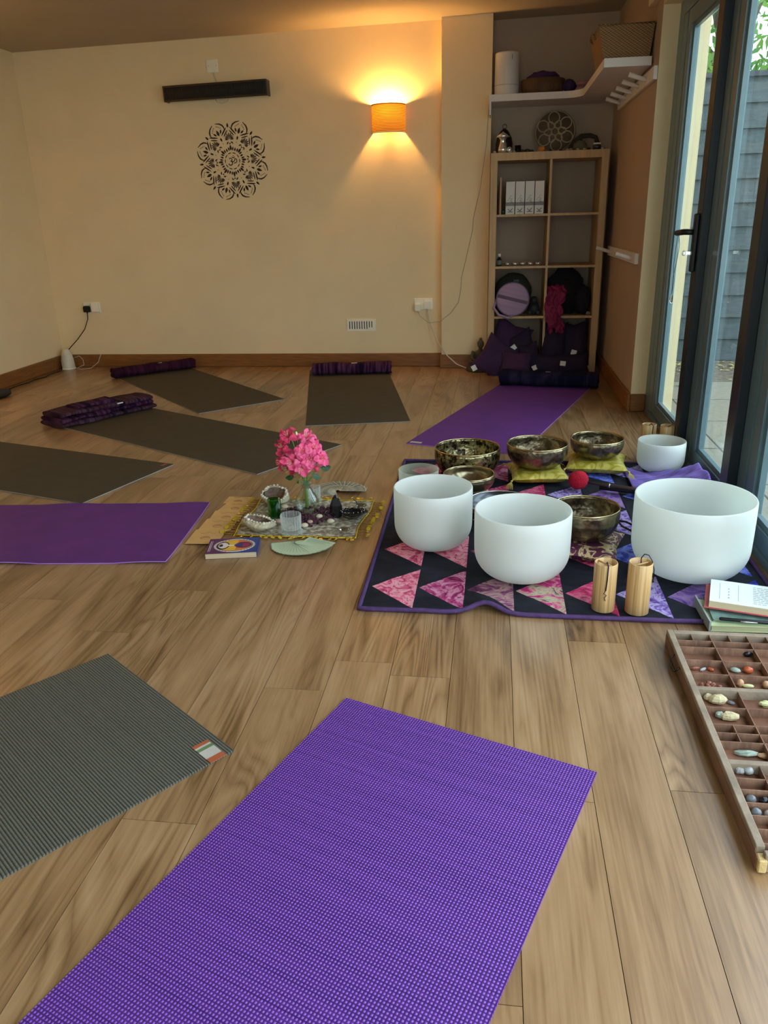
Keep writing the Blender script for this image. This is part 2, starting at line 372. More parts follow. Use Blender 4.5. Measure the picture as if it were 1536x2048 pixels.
m_q = [batik('quilt_black', [(14, 16, 26), (22, 24, 36), (34, 36, 52)], 6),
       batik('quilt_coral', [(150, 40, 74), (226, 96, 132), (246, 176, 186), (190, 60, 96)], 30, 1.4),
       batik('quilt_rose', [(96, 20, 66), (180, 52, 116), (226, 156, 186), (130, 30, 90)], 14),
       batik('quilt_mauve', [(64, 22, 54), (124, 60, 102), (182, 146, 140), (84, 32, 76)], 9, 2.5),
       batik('quilt_pink_green', [(110, 14, 70), (206, 50, 126), (196, 190, 156), (96, 24, 70)], 12, 2),
       batik('quilt_crimson', [(130, 20, 60), (206, 52, 106), (232, 120, 150), (110, 22, 60)], 10),
       batik('quilt_lilac', [(60, 36, 124), (120, 88, 176), (196, 182, 226), (84, 52, 146)], 18),
       batik('quilt_violet', [(70, 42, 120), (118, 84, 160), (160, 128, 180), (70, 60, 150)], 9),
       batik('quilt_blue', [(36, 42, 150), (72, 88, 204), (140, 152, 230), (56, 52, 150)], 12),
       mat('quilt_binding', (74, 48, 96), rough=.75, var=.2, scale=40, bump=.3)]

def bamboo():
    m, nt, b, out = newmat('bamboo'); L = nt.links
    v = coords(nt, (60, 60, 1.2)); no = N(nt, 'ShaderNodeTexNoise'); no.inputs['Scale'].default_value = 2; no.inputs['Detail'].default_value = 4; L.new(v, no.inputs['Vector'])
    r = ramp(nt, [(.3, (168, 128, 78)), (.5, (204, 166, 112)), (.7, (222, 190, 140))]); L.new(no.outputs['Fac'], r.inputs['Fac']); L.new(r.outputs[0], b.inputs['Base Color'])
    b.inputs['Roughness'].default_value = .4; return m
m_bamboo = bamboo()
m_birch = mat('birch_veneer', (196, 160, 112), rough=.5, var=.15, scale=6, stretch=(6, 6, .6))
m_oldwood = mat('old_printers_wood', (150, 114, 90), rough=.7, var=.3, scale=14, stretch=(3, .5, 1), bump=.2, col2=(108, 78, 62))
m_oldwood_top = mat('worn_greyed_wood', (146, 130, 110), rough=.7, var=.25, scale=18, bump=.2)
m_traybed = mat('dark_wooden_tray_bed', (124, 84, 62), rough=.7, var=.3, scale=22)

# ------------------------------------------------------------------ room shell
ZC = lambda x: 2.40 + .014*x
XL, YB, XR, YN = -3.62, 6.28, .815, -1.2
# planks
PW, X0 = .1567, .067
cuts = {2: 1.368, 0: 1.316, -1: .858, -5: 1.172, -4: 1.658, -2: 1.745, 1: 1.965, -10: 2.085, -3: 1.804, -6: 1.45, -7: .9, -8: 1.9, -9: 1.25, 3: 1.8, 4: 1.0}
PL = 1.285
mb = MB(); pid = []; rnd = random.Random(5)
g = .0007
for r in range(-24, 6):
    xa, xb = X0 + r*PW, X0 + (r+1)*PW
    if xb < XL or xa > .99: continue
    xa, xb = max(xa, XL - .05), min(xb, .99)
    cy = cuts.get(r, rnd.uniform(0, PL)); y = cy - PL*math.ceil((cy - YN)/PL)
    while y < 6.5:
        y0, y1 = max(y, YN), min(y + PL, 6.46)
        if y1 > y0 + .01:
            mb.box(xa + g, xb - g, y0 + g, y1 - g, -.01, 0, 0); pid += [rnd.random()]*6
        y += PL
mb.box(XL - .05, 1.0, YN, 6.46, -.03, -.0025, 1); pid += [0]*6
fl = struct(mb.build('floor', [m_floor, m_groove], fixn=False))
at = fl.data.attributes.new('plank', 'FLOAT', 'FACE'); at.data.foreach_set('value', pid)

def cwall(name, x0, x1, y0, y1, z0=-.05, z1=None, m=m_wall):
    b = MB(); vs = []
    for x in (x0, x1):
        for y in (y0, y1): vs += [(x, y, z0), (x, y, z1 if z1 else ZC(x) + .02)]
    b.add(vs, [(0,1,3,2), (4,6,7,5), (0,4,5,1), (2,3,7,6), (0,2,6,4), (1,5,7,3)]); return struct(b.build(name, m))
cwall('wall_back', XL - .1, -.39, YB, YB + .2)
cwall('wall_pillar', -.40, -.05, 6.2, 6.62)
m_wall_shaded = plaster('shaded_wall_paint', (182, 160, 138))  # wall paint darkened to carry the shade of alcove and right wall
cwall('wall_alcove', -.06, 1.05, 6.42, 6.62, m=m_wall_shaded)
cwall('wall_left', XL - .1, XL, YN - .1, YB + .01)
cwall('wall_near', XL - .1, -1.3, YN - .1, YN)
cwall('wall_near_side', .6, 1.035, YN - .1, YN)
cwall('wall_near_sill', -1.3, .6, YN - .1, YN, -.05, .5)
cwall('wall_near_head', -1.3, .6, YN - .1, YN, 2.1)
cwall('wall_right', XR, 1.055, 4.756, 6.43, m=m_wall_shaded)
cwall('wall_right_reveal', XR, 1.055, 4.75, 4.757)
cwall('wall_right_header', XR, 1.035, YN, 4.76, 2.09)
b = MB(); b.add([(XL - .1, YN - .1, ZC(XL)), (1.06, YN - .1, ZC(1.05)), (1.06, 6.6, ZC(1.05)), (XL - .1, 6.6, ZC(XL)),
                 (XL - .1, YN - .1, ZC(XL) + .1), (1.06, YN - .1, ZC(1.05) + .1), (1.06, 6.6, ZC(1.05) + .1), (XL - .1, 6.6, ZC(XL) + .1)],
                [(0,1,2,3), (4,5,6,7), (0,1,5,4), (1,2,6,5), (2,3,7,6), (3,0,4,7)])
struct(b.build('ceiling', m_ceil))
struct(MB().box(.775, XR, YN, 4.98, 2.13, 2.46, bev=.004).build('trim_1', m_wall))     # boxed-in beam along the door head
def skirt(name, x0, x1, y0, y1, h=.105):
    b = MB(); b.box(x0, x1, y0, y1, 0, h, bev=.005); struct(b.build(name, m_skirt))
skirt('baseboard_back', XL + .0, -.405, YB - .018, YB)
skirt('baseboard_left', XL, XL + .018, YN, YB - .018)
skirt('baseboard_pillar', -.412, -.05, 6.182, 6.2)
skirt('baseboard_alcove', -.05, XR, 6.402, 6.42)
skirt('baseboard_right', XR - .018, XR, 4.735, 6.40)
skirt('baseboard_reveal', XR, .90, 4.732, 4.75)
skirt('baseboard_near', XL, XR, YN, YN + .018)

# ------------------------------------------------------------------ glazed doors
d1 = MB()
d1.box(.90, .965, 4.64, 4.75, 0, 2.09)                       # jamb
d1.box(.90, .965, YN, -1.12, 0, 2.09)
d1.box(.90, .965, -1.12, 4.64, 2.02, 2.09)                    # head
d1.box(.90, .99, -1.12, 4.64, -.04, .035)                     # threshold
d1.box(.893, .90, -1.12, 4.64, .018, .032)
frame = struct(d1.build('door_1', m_frame))
leaves = [(4.635, 3.70), (3.70, 2.885), (2.885, 2.05)]      # nearer, unseen leaves are left out to let in more daylight
for i, (ya, yb) in enumerate(leaves):
    e = MB()
    # far stile: two faces with a groove, then a stepped glazing bead
    e.box(.90, .942, ya - .085, ya - .003, .04, 2.015)
    e.box(.908, .942, ya - .098, ya - .085, .04, 2.015)
    e.box(.902, .942, ya - .175, ya - .098, .04, 2.015)
    # rails
    e.box(.902, .942, yb + .1, ya - .17, .04, .105); e.box(.902, .942, yb + .1, ya - .17, 1.945, 2.015)
    e.box(.902, .942, yb + .003, yb + .1, .04, 2.015)
    lf = struct(e.build('door_%d' % (i + 2), m_frame))
    k = MB(); k.box(.866, .902, yb + .003, yb + .096, .042, 2.012, bev=.003); k.build('lock_stile', m_framed, lf)
    k = MB()
    k.box(.912, .93, ya - .20, ya - .175, .105, 1.945); k.box(.912, .93, yb + .1, yb + .118, .105, 1.945)
    k.box(.912, .93, yb + .118, ya - .20, .105, .125); k.box(.912, .93, yb + .118, ya - .20, 1.925, 1.945)
    k.build('glazing_bead', m_frame, lf)
    k = MB(); k.box(.932, .938, yb + .09, ya - .17, .1, 1.95); k.build('pane', m_pane, lf)
    if i == 0:
        h = MB(); h.box(.848, .866, 3.735, 3.77, .86, 1.10, bev=.004)
        hd = h.build('handle_plate', m_black, lf)
        h = MB(); h.tube([(.856, 3.755, 1.025), (.825, 3.755, 1.026), (.812, 3.765, 1.026), (.808, 3.80, 1.024), (.806, 3.87, 1.02)], .0125, 12); h.build('door_handle', m_black, hd)
        h = MB(); h.box(.818, .856, 3.752, 3.755, .932, .945); h.tube([(.818 + .006*math.cos(t*PI/6), 3.7535, .9385 + .009*math.sin(t*PI/6)) for t in range(12)], .0025, 6, closed=True); h.build('key', m_steel, hd)
# crystal pendant hung on the lever
pt = thing('pendant', 'teardrop crystal pendant on a looped cord hanging from the black door handle', 'pendant', (.808, 3.855, 1.02))
b = MB(); b.tube([(0, 0, .011), (-.003, .004, -.06), (-.006, .004, -.14), (.002, .004, -.2), (-.002, 0, -.262)], .0012, 5)
b.tube([(0, .002, .011), (.010, -.004, -.05), (.004, -.004, -.12), (-.006, -.004, -.2), (-.002, 0, -.262)], .0012, 5); b.build('cord', mat('brown_cord', (80, 62, 48), rough=.9), pt)
b = MB(); b.ball((-.002, 0, -.283), (.008, .006, .022), 12, 10, f=lambda v: Vector((v.x*(1 - .45*v.z), v.y*(1 - .45*v.z), v.z))); b.build('crystal', m_glass, pt)

# unseen window added in the near wall, for front light from behind the camera
b = MB(); b.box(-1.3, -1.24, YN - .07, YN - .01, .5, 2.1); b.box(.54, .6, YN - .07, YN - .01, .5, 2.1); b.box(-1.24, .54, YN - .07, YN - .01, .5, .56); b.box(-1.24, .54, YN - .07, YN - .01, 2.04, 2.1); b.box(-.38, -.32, YN - .07, YN - .01, .56, 2.04)
wn = struct(b.build('added_window_1', m_frame)); b = MB(); b.box(-1.25, -.37, YN - .045, YN - .039, .55, 2.05); b.box(-.33, .55, YN - .045, YN - .039, .55, 2.05); b.build('pane', m_pane, wn)
MB().box(-1.35, .65, YN - .005, YN + .06, .485, .505, bev=.003).build('window_sill', m_whitewood, wn)
# ------------------------------------------------------------------ outside
GZ = -.07
def patio_mat():
    m, nt, b, out = newmat('patio_slabs'); L = nt.links
    tc = N(nt, 'ShaderNodeTexCoord'); br = N(nt, 'ShaderNodeTexBrick'); L.new(tc.outputs['Object'], br.inputs['Vector'])
    br.inputs['Scale'].default_value = 1; br.inputs['Brick Width'].default_value = .6; br.inputs['Row Height'].default_value = .6
    br.inputs['Mortar Size'].default_value = .006; br.offset = 0
    br.inputs['Color1'].default_value = lin((140, 134, 116)); br.inputs['Color2'].default_value = lin((150, 144, 126)); br.inputs['Mortar'].default_value = lin((70, 68, 62))
    no = N(nt, 'ShaderNodeTexNoise'); no.inputs['Scale'].default_value = 30; no.inputs['Detail'].default_value = 8; L.new(tc.outputs['Object'], no.inputs['Vector'])
    mx = N(nt, 'ShaderNodeMix', data_type='RGBA', blend_type='MULTIPLY'); mx.inputs[0].default_value = .5
    L.new(br.outputs[0], mx.inputs[6]); L.new(no.outputs['Color'], mx.inputs[7]); 
    rr = ramp(nt, [(.3, (.6, .6, .6, 1)), (.7, (1, 1, 1, 1))]); L.new(no.outputs['Fac'], rr.inputs['Fac']); L.new(rr.outputs[0], mx.inputs[7])
    L.new(mx.outputs[2], b.inputs['Base Color']); b.inputs['Roughness'].default_value = .85; return m
b = MB(); b.box(1.0, 7, -4, 6.0, GZ - .1, GZ); tag(b.build('patio', patio_mat()), 'pale concrete slab patio outside the glazed doors', 'patio')
b = MB(); b.box(1.05, 7, 6.0, 12, GZ - .1, GZ - .005); tag(b.build('soil_bed', mat('bare_soil', (112, 100, 84), rough=1, var=.4, scale=30, bump=.8, bscale=40)), 'strip of bare soil at the foot of the dark outbuilding wall', 'soil')
FY = 6.95
b = MB(); bh = .176
z = GZ; k = 0
while z < 2.03:
    z1 = min(z + bh, 2.06)
    b.add([(1.06, FY - .028, z), (4.6, FY - .028, z), (4.6, FY - .006, z1 + .004), (1.06, FY - .006, z1 + .004), (1.06, FY + .02, z), (4.6, FY + .02, z), (4.6, FY + .02, z1 + .004), (1.06, FY + .02, z1 + .004)],
          [(0,1,2,3), (0,1,5,4), (3,2,6,7), (0,3,7,4), (1,2,6,5)]); z = z1
wb = thing('outbuilding_wall', 'slate grey weatherboard wall of the outbuilding across the patio', 'wall', (0, 0, 0))
b.build('weatherboard', mat('slate_blue_boards', (74, 86, 88), rough=.7, var=.18, scale=10, stretch=(1, 1, 8), bump=.3, bscale=50), wb)
MB().box(1.04, 4.62, FY - .04, FY + .04, 2.04, 2.075).build('capping', mat('dark_capping', (58, 64, 70), rough=.6), wb)
MB().box(4.5, 4.6, FY + .041, FY + 2.5, GZ, 2.04).build('side_panel', mat('slate_side', (90, 102, 110), rough=.7), wb)
# fallen leaves
b = MB(); rn = random.Random(3)
for i in range(260):
    x, y = rn.uniform(1.2, 2.7), 6.85 - abs(rn.gauss(0, .38)); a = rn.uniform(0, 6.3); s = rn.uniform(.012, .03); zz = GZ + .004 + rn.uniform(0, .012)
    b.add([(x + s*math.cos(a), y + s*math.sin(a), zz), (x + .5*s*math.cos(a+1.57), y + .5*s*math.sin(a+1.57), zz + .006), (x - s*math.cos(a), y - s*math.sin(a), zz), (x - .5*s*math.cos(a+1.57), y - .5*s*math.sin(a+1.57), zz + .004)], [(0,1,2,3)])
tag(b.build('leaf_litter', mat('dry_leaves', (160, 140, 92), rough=.8, var=.4, scale=3, col2=(196, 190, 120))), 'scattered dry leaves along the foot of the outbuilding wall', 'leaves', kind='stuff')
def leafmat():
    m, nt, b, out = newmat('tree_leaves'); L = nt.links; nt.nodes.remove(b)
    tc = N(nt, 'ShaderNodeTexCoord'); no = N(nt, 'ShaderNodeTexNoise'); no.inputs['Scale'].default_value = 2.5; L.new(tc.outputs['Object'], no.inputs['Vector'])
    r = ramp(nt, [(.3, (70, 120, 70)), (.7, (150, 190, 90))]); L.new(no.outputs['Fac'], r.inputs['Fac'])
    d = N(nt, 'ShaderNodeBsdfDiffuse'); t = N(nt, 'ShaderNodeBsdfTranslucent'); L.new(r.outputs[0], d.inputs[0]); L.new(r.outputs[0], t.inputs[0])
    mx = N(nt, 'ShaderNodeMixShader'); mx.inputs[0].default_value = .6; L.new(d.outputs[0], mx.inputs[1]); L.new(t.outputs[0], mx.inputs[2]); L.new(mx.outputs[0], out.inputs[0]); return m
m_leaf = leafmat(); m_bark = mat('bark', (96, 84, 70), rough=.95, var=.3, bump=.6)
for (tx, ty, rad, hgt, n, lab, sd) in ((2.3, 9.8, 1.45, 3.3, 5200, 'leafy green tree behind the outbuilding, left one with pale lit leaves', 1), (5.8, 10.6, 1.7, 3.6, 4200, 'leafy green tree behind the outbuilding, right one seen at the frame edge', 2)):
    rn = random.Random(sd); t = thing('garden_tree', lab, 'tree', (tx, ty, GZ), 0, 'trees behind the outbuilding')
    b = MB(); b.tube([(0, 0, 0), (.05, .02, 1.2), (-.04, .05, 2.2), (.1, 0, 3.2)], [.12, .1, .07, .03], 10)
    for k in range(7):
        a = rn.uniform(0, 6.28); b.tube([(0, 0, 1.6 + .2*k), (.5*math.cos(a), .5*math.sin(a), 2.2 + .2*k), (1.1*math.cos(a), 1.1*math.sin(a), 2.6 + .22*k)], [.05, .03, .01], 6)
    b.build('trunk', m_bark, t)
    b = MB()
    for k in range(n):
        d = Vector((rn.gauss(0, 1), rn.gauss(0, 1), rn.gauss(0, 1))).normalized()*rad*rn.uniform(.35, 1)**.6
        p = Vector((d.x, d.y, d.z*.95 + hgt)); q = noise.noise(p*1.3 + Vector((sd*7, 0, 0)))
        if q < -.12: continue
        u = Vector((rn.gauss(0, 1), rn.gauss(0, 1), rn.gauss(0, 1))).normalized(); w = u.orthogonal().normalized(); s = rn.uniform(.05, .09)
        b.add([p - u*s, p + w*s*.45, p + u*s, p - w*s*.45], [(0,1,2,3)])
    b.build('foliage', m_leaf, t, fixn=False)

# ------------------------------------------------------------------ things on the back wall
def cube_part(name, m, parent, *a, bev=.0): return MB().box(*a, bev=bev).build(name, m, parent)
t = thing('infrared_heater', 'long black infrared heater bar with three grille bays high on the wall', 'heater', (-2.05, 6.28, 2.02), (0, math.radians(-1.0), 0))
b = MB(); b.add([(-.385, 0, -.045), (-.385, 0, .05), (-.385, -.09, .047), (-.385, -.075, -.05), (.385, 0, -.045), (.385, 0, .05), (.385, -.09, .047), (.385, -.075, -.05)],
      [(0,1,2,3), (4,7,6,5), (0,4,5,1), (1,5,6,2), (2,6,7,3), (3,7,4,0)]); b.build('housing', m_black, t)
ms = mat('heater_reflector', (70, 62, 52), rough=.35, metal=.6)
b = MB(); b.box(-.39, .39, -.094, -.085, .038, .05); b.box(-.39, .39, -.082, -.072, -.055, -.043); b.box(-.392, -.382, -.09, -.002, -.052, .05); b.box(.382, .392, -.09, -.002, -.052, .05); b.build('rim', ms, t)
for k in range(3):
    x = -.255 + .255*k; b = MB()
    for j in range(13): b.tube([(x - .108 + .018*j, -.092, -.036), (x - .108 + .018*j, -.0985, .032)], .0018, 5)
    b.tube([(x - .115, -.09, -.038), (x + .115, -.09, -.038), (x + .118, -.097, .0), (x + .115, -.1, .034), (x - .115, -.1, .034), (x - .118, -.097, 0)], .003, 6, closed=True)
    b.build('grille', m_black, t)
t = thing('fused_switch', 'square white fused switch plate above the black heater', 'switch', (-2.078, 6.28, 2.19))
cube_part('plate', m_white, t, -.043, .043, -.009, 0, -.043, .043, bev=.003)
cube_part('fuse_carrier', m_white, t, -.017, .017, -.012, -.008, -.01, .018, bev=.001)
for x in (-.03, .03): MB().ball((x, -.009, 0), (.003, .001, .003), 8, 6).build('screw', m_steel, t)
b = MB(); b.tube([(-2.075, 6.27, 2.148), (-2.065, 6.268, 2.12), (-2.05, 6.27, 2.075)], .0028, 6)
tag(b.build('heater_flex', m_cordw), 'thin pale flex running from the switch plate to the black heater', 'cable'); b = MB()
b.tube([(-2.07, 6.262, 1.97), (-2.06, 6.255, 1.952), (-2.02, 6.25, 1.94), (-1.98, 6.255, 1.952), (-1.97, 6.262, 1.97)], .0028, 6)
tag(b.build('heater_flex', m_cordw), 'small loop of pale flex hanging under the black heater', 'cable')

# mandala stencil
M_ = MB(); MC = (-1.987, YB - .0012, 1.553); MR = .262
def mp(r, th): return (MC[0] + MR*r*math.sin(th), MC[2] + MR*r*math.cos(th))
def flat(poly): 
    n = len(poly); M_.add([(p[0], MC[1], p[1]) for p in poly] + [(p[0], MC[1] + .001, p[1]) for p in poly], [list(range(n)), list(range(n, 2*n))[::-1]] + [(i, n + i, n + (i+1) % n, (i+1) % n) for i in range(n)])
def leaf(r0, r1, th0, w, th1=None, fat=.5, tw=0):
    """a pointed leaf from (r0,th0) to (r1,th1)"""
    th1 = th0 if th1 is None else th1
    a, c = mp(r0, th0), mp(r1, th1); dx, dz = c[0] - a[0], c[1] - a[1]; l = math.hypot(dx, dz); nx, nz = -dz/l, dx/l
    P = []; K = 8
    for s in (1, -1):
        for i in range(K):
            u = i/K if s == 1 else 1 - i/K
            ww = w*MR*math.sin(PI*u**(math.log(.5)/math.log(fat)))
            P.append((a[0] + dx*u + nx*ww*s, a[1] + dz*u + nz*ww*s))
    flat(P)
def arc(c0, pts, w):
    """ribbon along polar points, tapering at the ends"""
    q = [mp(r, th) for r, th in pts]; n = len(q); Lp, Rp = [], []
    for i, p in enumerate(q):
        a, c = q[max(0, i-1)], q[min(n-1, i+1)]; dx, dz = c[0]-a[0], c[1]-a[1]; l = math.hypot(dx, dz) or 1
        ww = w*MR*(.35 + .65*math.sin(PI*i/(n-1))); Lp.append((p[0] - dz/l*ww, p[1] + dx/l*ww)); Rp.append((p[0] + dz/l*ww, p[1] - dx/l*ww))
    flat(Lp + Rp[::-1])
S8 = PI/4
for k in range(8):
    T0 = -S8*.09 + k*S8; h = S8/2
    leaf(.875, 1.0, T0, .028, fat=.4)                                             # tip
    for s in (1, -1):
        arc(0, [(.885, T0 + s*.065), (.83, T0 + s*.125), (.775, T0 + s*.20), (.715, T0 + s*.30)], .021)        # outer chevron
        arc(0, [(.81, T0 + s*.035), (.765, T0 + s*.09), (.71, T0 + s*.165), (.67, T0 + s*.23)], .017)     # inner chevron
        # petal outline between the tips
        pc = T0 + h
        arc(0, [(.84, pc + s*.265), (.90, pc + s*.262), (.965, pc + s*.225), (1.02, pc + s*.155), (1.07, pc + s*.045)], .021)
        leaf(.77, .88, pc + s*.08, .024, pc + s*.15)
        for q in range(4): leaf(.90 + .026*q, .925 + .026*q, pc + s*(.14 - .034*q), .012, pc + s*(.155 - .034*q))
        leaf(.57, .68, pc + s*.0, .016, pc + s*.02)
        # leaves on the inner ring
        leaf(.27, .38, T0 + s*.16, .022, T0 + s*.20)
        arc(0, [(.45, T0 + s*.20), (.49, T0 + s*.14), (.505, T0 + s*.07)], .020)
    leaf(.74, .91, T0 + h, .038, fat=.4)
    leaf(.28, .43, T0, .032, fat=.4); leaf(.27, .37, T0 + h, .024, fat=.4)
    leaf(.44, .475, T0, .018); leaf(.50, .52, T0 + h, .014)
    leaf(.455, .49, T0 - .045, .008); leaf(.455, .49, T0 + .045, .008)
    for q in range(-4, 5):
        c0 = mp(.55, T0); a = T0 + q*.34; r0, r1 = .025, (.19 if abs(q) < 2 else .19 - .014*abs(q))
        x0, z0 = c0[0] + MR*r0*math.sin(a), c0[1] + MR*r0*math.cos(a); x1, z1 = c0[0] + MR*r1*math.sin(a), c0[1] + MR*r1*math.cos(a)
        dx, dz = x1-x0, z1-z0; l = math.hypot(dx, dz); nx, nz = -dz/l, dx/l; w = .0165*MR
        flat([(x0, z0), (x0 + dx*.6 + nx*w, z0 + dz*.6 + nz*w), (x0 + dx*.92 + nx*w*.7, z0 + dz*.92 + nz*w*.7), (x1, z1), (x0 + dx*.92 - nx*w*.7, z0 + dz*.92 - nz*w*.7), (x0 + dx*.6 - nx*w, z0 + dz*.6 - nz*w)])
for k in range(10): arc(0, [(.215, k*PI/5 + .06 + j*.125) for j in range(5)], .013)
def stroke(pts, w):
    n = len(pts); Lp, Rp = [], []
    for i, p in enumerate(pts):
        a, c = pts[max(0, i-1)], pts[min(n-1, i+1)]; dx, dz = c[0]-a[0], c[1]-a[1]; l = math.hypot(dx, dz) or 1
        ww = (w if not isinstance(w, list) else w[i]); Lp.append((MC[0] + MR*(p[0] - dz/l*ww), MC[2] + MR*(p[1] + dx/l*ww))); Rp.append((MC[0] + MR*(p[0] + dz/l*ww), MC[2] + MR*(p[1] - dx/l*ww)))
    flat(Lp + Rp[::-1])
def arcp(cx, cz, r, a0, a1, n=12, rz=None): return [(cx + r*math.cos(math.radians(a0 + (a1-a0)*i/n)), cz + (rz or r)*math.sin(math.radians(a0 + (a1-a0)*i/n))) for i in range(n+1)]
stroke(arcp(-.055, .035, .042, 150, -90), .011); stroke(arcp(-.06, -.055, .056, 90, -170), .013)          # the 3
stroke([(-.01, -.01), (.02, -.025), (.05, -.005), (.07, .03)] + arcp(.085, .005, .045, 110, -110, 10, .055) + [(.045, -.07)], .011)   # the tail
stroke(arcp(.03, .125, .042, -170, -10, 8), [.004, .007, .010, .012, .012, .012, .010, .007, .004]); stroke([(.03, .118), (.042, .132), (.03, .146), (.018, .132), (.03, .118)][:4], .006)
md = M_.build('mandala_stencil', mat('dark_brown_stencil', (62, 40, 34), rough=.8)); tag(md, 'dark brown eight petalled mandala with an om sign stencilled on the wall', 'wall decoration')

# wall lamps
def shade_mat():
    m, nt, b, out = newmat('woven_lamp_shade'); L = nt.links; nt.nodes.remove(b)
    tc = N(nt, 'ShaderNodeTexCoord'); sp = N(nt, 'ShaderNodeSeparateXYZ'); L.new(tc.outputs['Object'], sp.inputs[0])
    s = mth(nt, 'MULTIPLY_ADD', mth(nt, 'SINE', mth(nt, 'MULTIPLY', sp.outputs[2], 2*PI/.0098)), .5, .5)
    r = ramp(nt, [(.2, (150, 110, 40)), (.7, (236, 206, 120))]); L.new(s, r.inputs['Fac'])
    d = N(nt, 'ShaderNodeBsdfDiffuse'); t = N(nt, 'ShaderNodeBsdfTranslucent'); L.new(r.outputs[0], d.inputs[0]); L.new(r.outputs[0], t.inputs[0])
    bp = N(nt, 'ShaderNodeBump'); bp.inputs['Strength'].default_value = .5; bp.inputs['Distance'].default_value = .003; L.new(s, bp.inputs['Height']); L.new(bp.outputs[0], d.inputs['Normal'])
    mx = N(nt, 'ShaderNodeMixShader'); mx.inputs[0].default_value = .30; L.new(d.outputs[0], mx.inputs[1]); L.new(t.outputs[0], mx.inputs[2]); L.new(mx.outputs[0], out.inputs[0]); return m
m_shade = shade_mat()
def bulb(n, s):
    m, nt, b_, o_ = newmat(n); b_.inputs['Emission Color'].default_value = (1, .56, .18, 1); b_.inputs['Emission Strength'].default_value = s; return m
m_bulb = bulb('bulb_glow', BULB)
def wall_lamp(loc, rz, label, mbulb=m_bulb):
    t = thing('wall_lamp', label, 'lamp', loc, rz)
    R0, dy = .122, .115
    def arcpt(a, z, k=1.0): return (R0*k*math.cos(a), -dy*k*math.sin(a)*1.0, z)
    b = MB(); b.grid(lambda u, v: arcpt(PI*u, -.09 + .18*v), 28, 2); b.grid(lambda u, v: arcpt(PI*u, -.09 + .18*v, .985), 28, 2); b.build('lamp_shade', m_shade, t)
    for z in (-.092, .092):
        b = MB(); b.tube([arcpt(PI*i/28, z, .995) for i in range(29)], .0035, 6); b.build('shade_rim', m_whitewood if z < 0 else mat('brown_rim', (120, 80, 44), rough=.6), t)
    cube_part('back_plate', m_whitewood, t, -.05, .05, -.02, 0, -.05, .05)
    b = MB(); b.tube([(0, -.02, -.02), (0, -.05, -.02), (0, -.055, 0)], .009, 8); b.tube([(0, -.055, -.01), (0, -.055, .02)], .013, 10); b.build('bulb_holder', m_white, t)
    MB().ball((0, -.058, .045), (.024, .024, .03), 14, 10).build('bulb', mbulb, t)
    return t
wall_lamp((-.789, 6.28, 1.79), 0, 'lit wall lamp with a woven half drum shade glowing orange on the back wall')
wall_lamp((-3.62, 4.1, 1.79), PI/2, 'unseen second wall lamp with woven half drum shade, on the left wall', bulb('boosted_bulb_glow', BULB*1.6))  # lamp added out of view, its bulb strengthened to warm the far walls

# vent grille
t = thing('air_vent', 'cream slotted air vent plate low on the back wall', 'vent', (-1.042, 6.28, .326))
b = MB(); xs = [-.115]; 
for k in range(10): x = -.098 + .0198*k; xs += [x, x + .0075]
xs += [.115]
for i in range(0, len(xs), 2): b.box(xs[i], xs[i+1], -.008, 0, -.03, .03)
b.box(-.115, .115, -.008, 0, .03, .045); b.box(-.115, .115, -.008, 0, -.045, -.03); b.build('vent_plate', m_white, t)
cube_part('recess', m_black, t, -.105, .105, -.002, -.0005, -.032, .032)
cube_part('slider', m_white, t, .06, .1, -.011, -.008, -.032, -.018)

def double_socket(loc, label):
    t = thing('double_socket', label, 'socket', loc)
    cube_part('plate', m_white, t, -.073, .073, -.009, 0, -.043, .043, bev=.003)
    for x in (-.035, .035):
        cube_part('rocker_switch', m_white, t, x*.35 - .006, x*.35 + .006, -.012, -.009, .012, .03, bev=.001)
        b = MB(); b.box(x - .003, x + .003, -.0095, -.009, -.004, .004); b.box(x - .013, x - .007, -.0095, -.009, -.022, -.018); b.box(x + .007, x + .013, -.0095, -.009, -.022, -.018); b.build('pin_hole', m_black, t)
    return t
def plug(loc, m, label, w=.05):
    t = thing('plug', label, 'plug', loc)
    b = MB(); b.prism([(-w*.5, -.024), (w*.5, -.024), (w*.5, .016), (w*.35, .026), (-w*.35, .026), (-w*.5, .016)], 0, .028); 
    b.xf(Matrix.Rotation(PI/2, 4, 'X')); b.build('body', m, t)
    MB().tube([(0, -.014, -.024), (0, -.014, -.034)], .006, 8).build('grip', m, t)
    return t
double_socket((-3.291, 6.28, .489), 'double white socket in the left corner of the back wall')
plug((-3.33, 6.271, .478), m_black, 'black plug in the left corner socket')
cube_part_t = thing('timer_plug', 'white square plug in unit filling the right half of the left corner socket', 'adapter', (-3.255, 6.271, .492))
cube_part('body', m_white, cube_part_t, -.03, .03, -.03, 0, -.036, .036, bev=.004)
double_socket((-.545, 6.28, .484), 'double white socket beside the pillar')
t = thing('usb_charger', 'boxy white charger plugged into the left half of the pillar side socket', 'charger', (-.588, 6.271, .462)); cube_part('body', m_white, t, -.022, .022, -.045, 0, -.028, .028, bev=.004)
plug((-.512, 6.271, .478), m_white, 'white plug in the right half of the pillar side socket')
b = MB(); b.tube([(-.512, 6.257, .445), (-.505, 6.25, .40), (-.482, 6.24, .313), (-.43, 6.2, .20), (-.35, 6.15, .10), (-.28, 6.12, .045), (-.22, 6.11, .02), (-.18, 6.11, .008)], .0042, 8)
tag(b.build('white_cable', m_cordw), 'white mains cable drooping from the plug down to the floor by the buddha', 'cable')
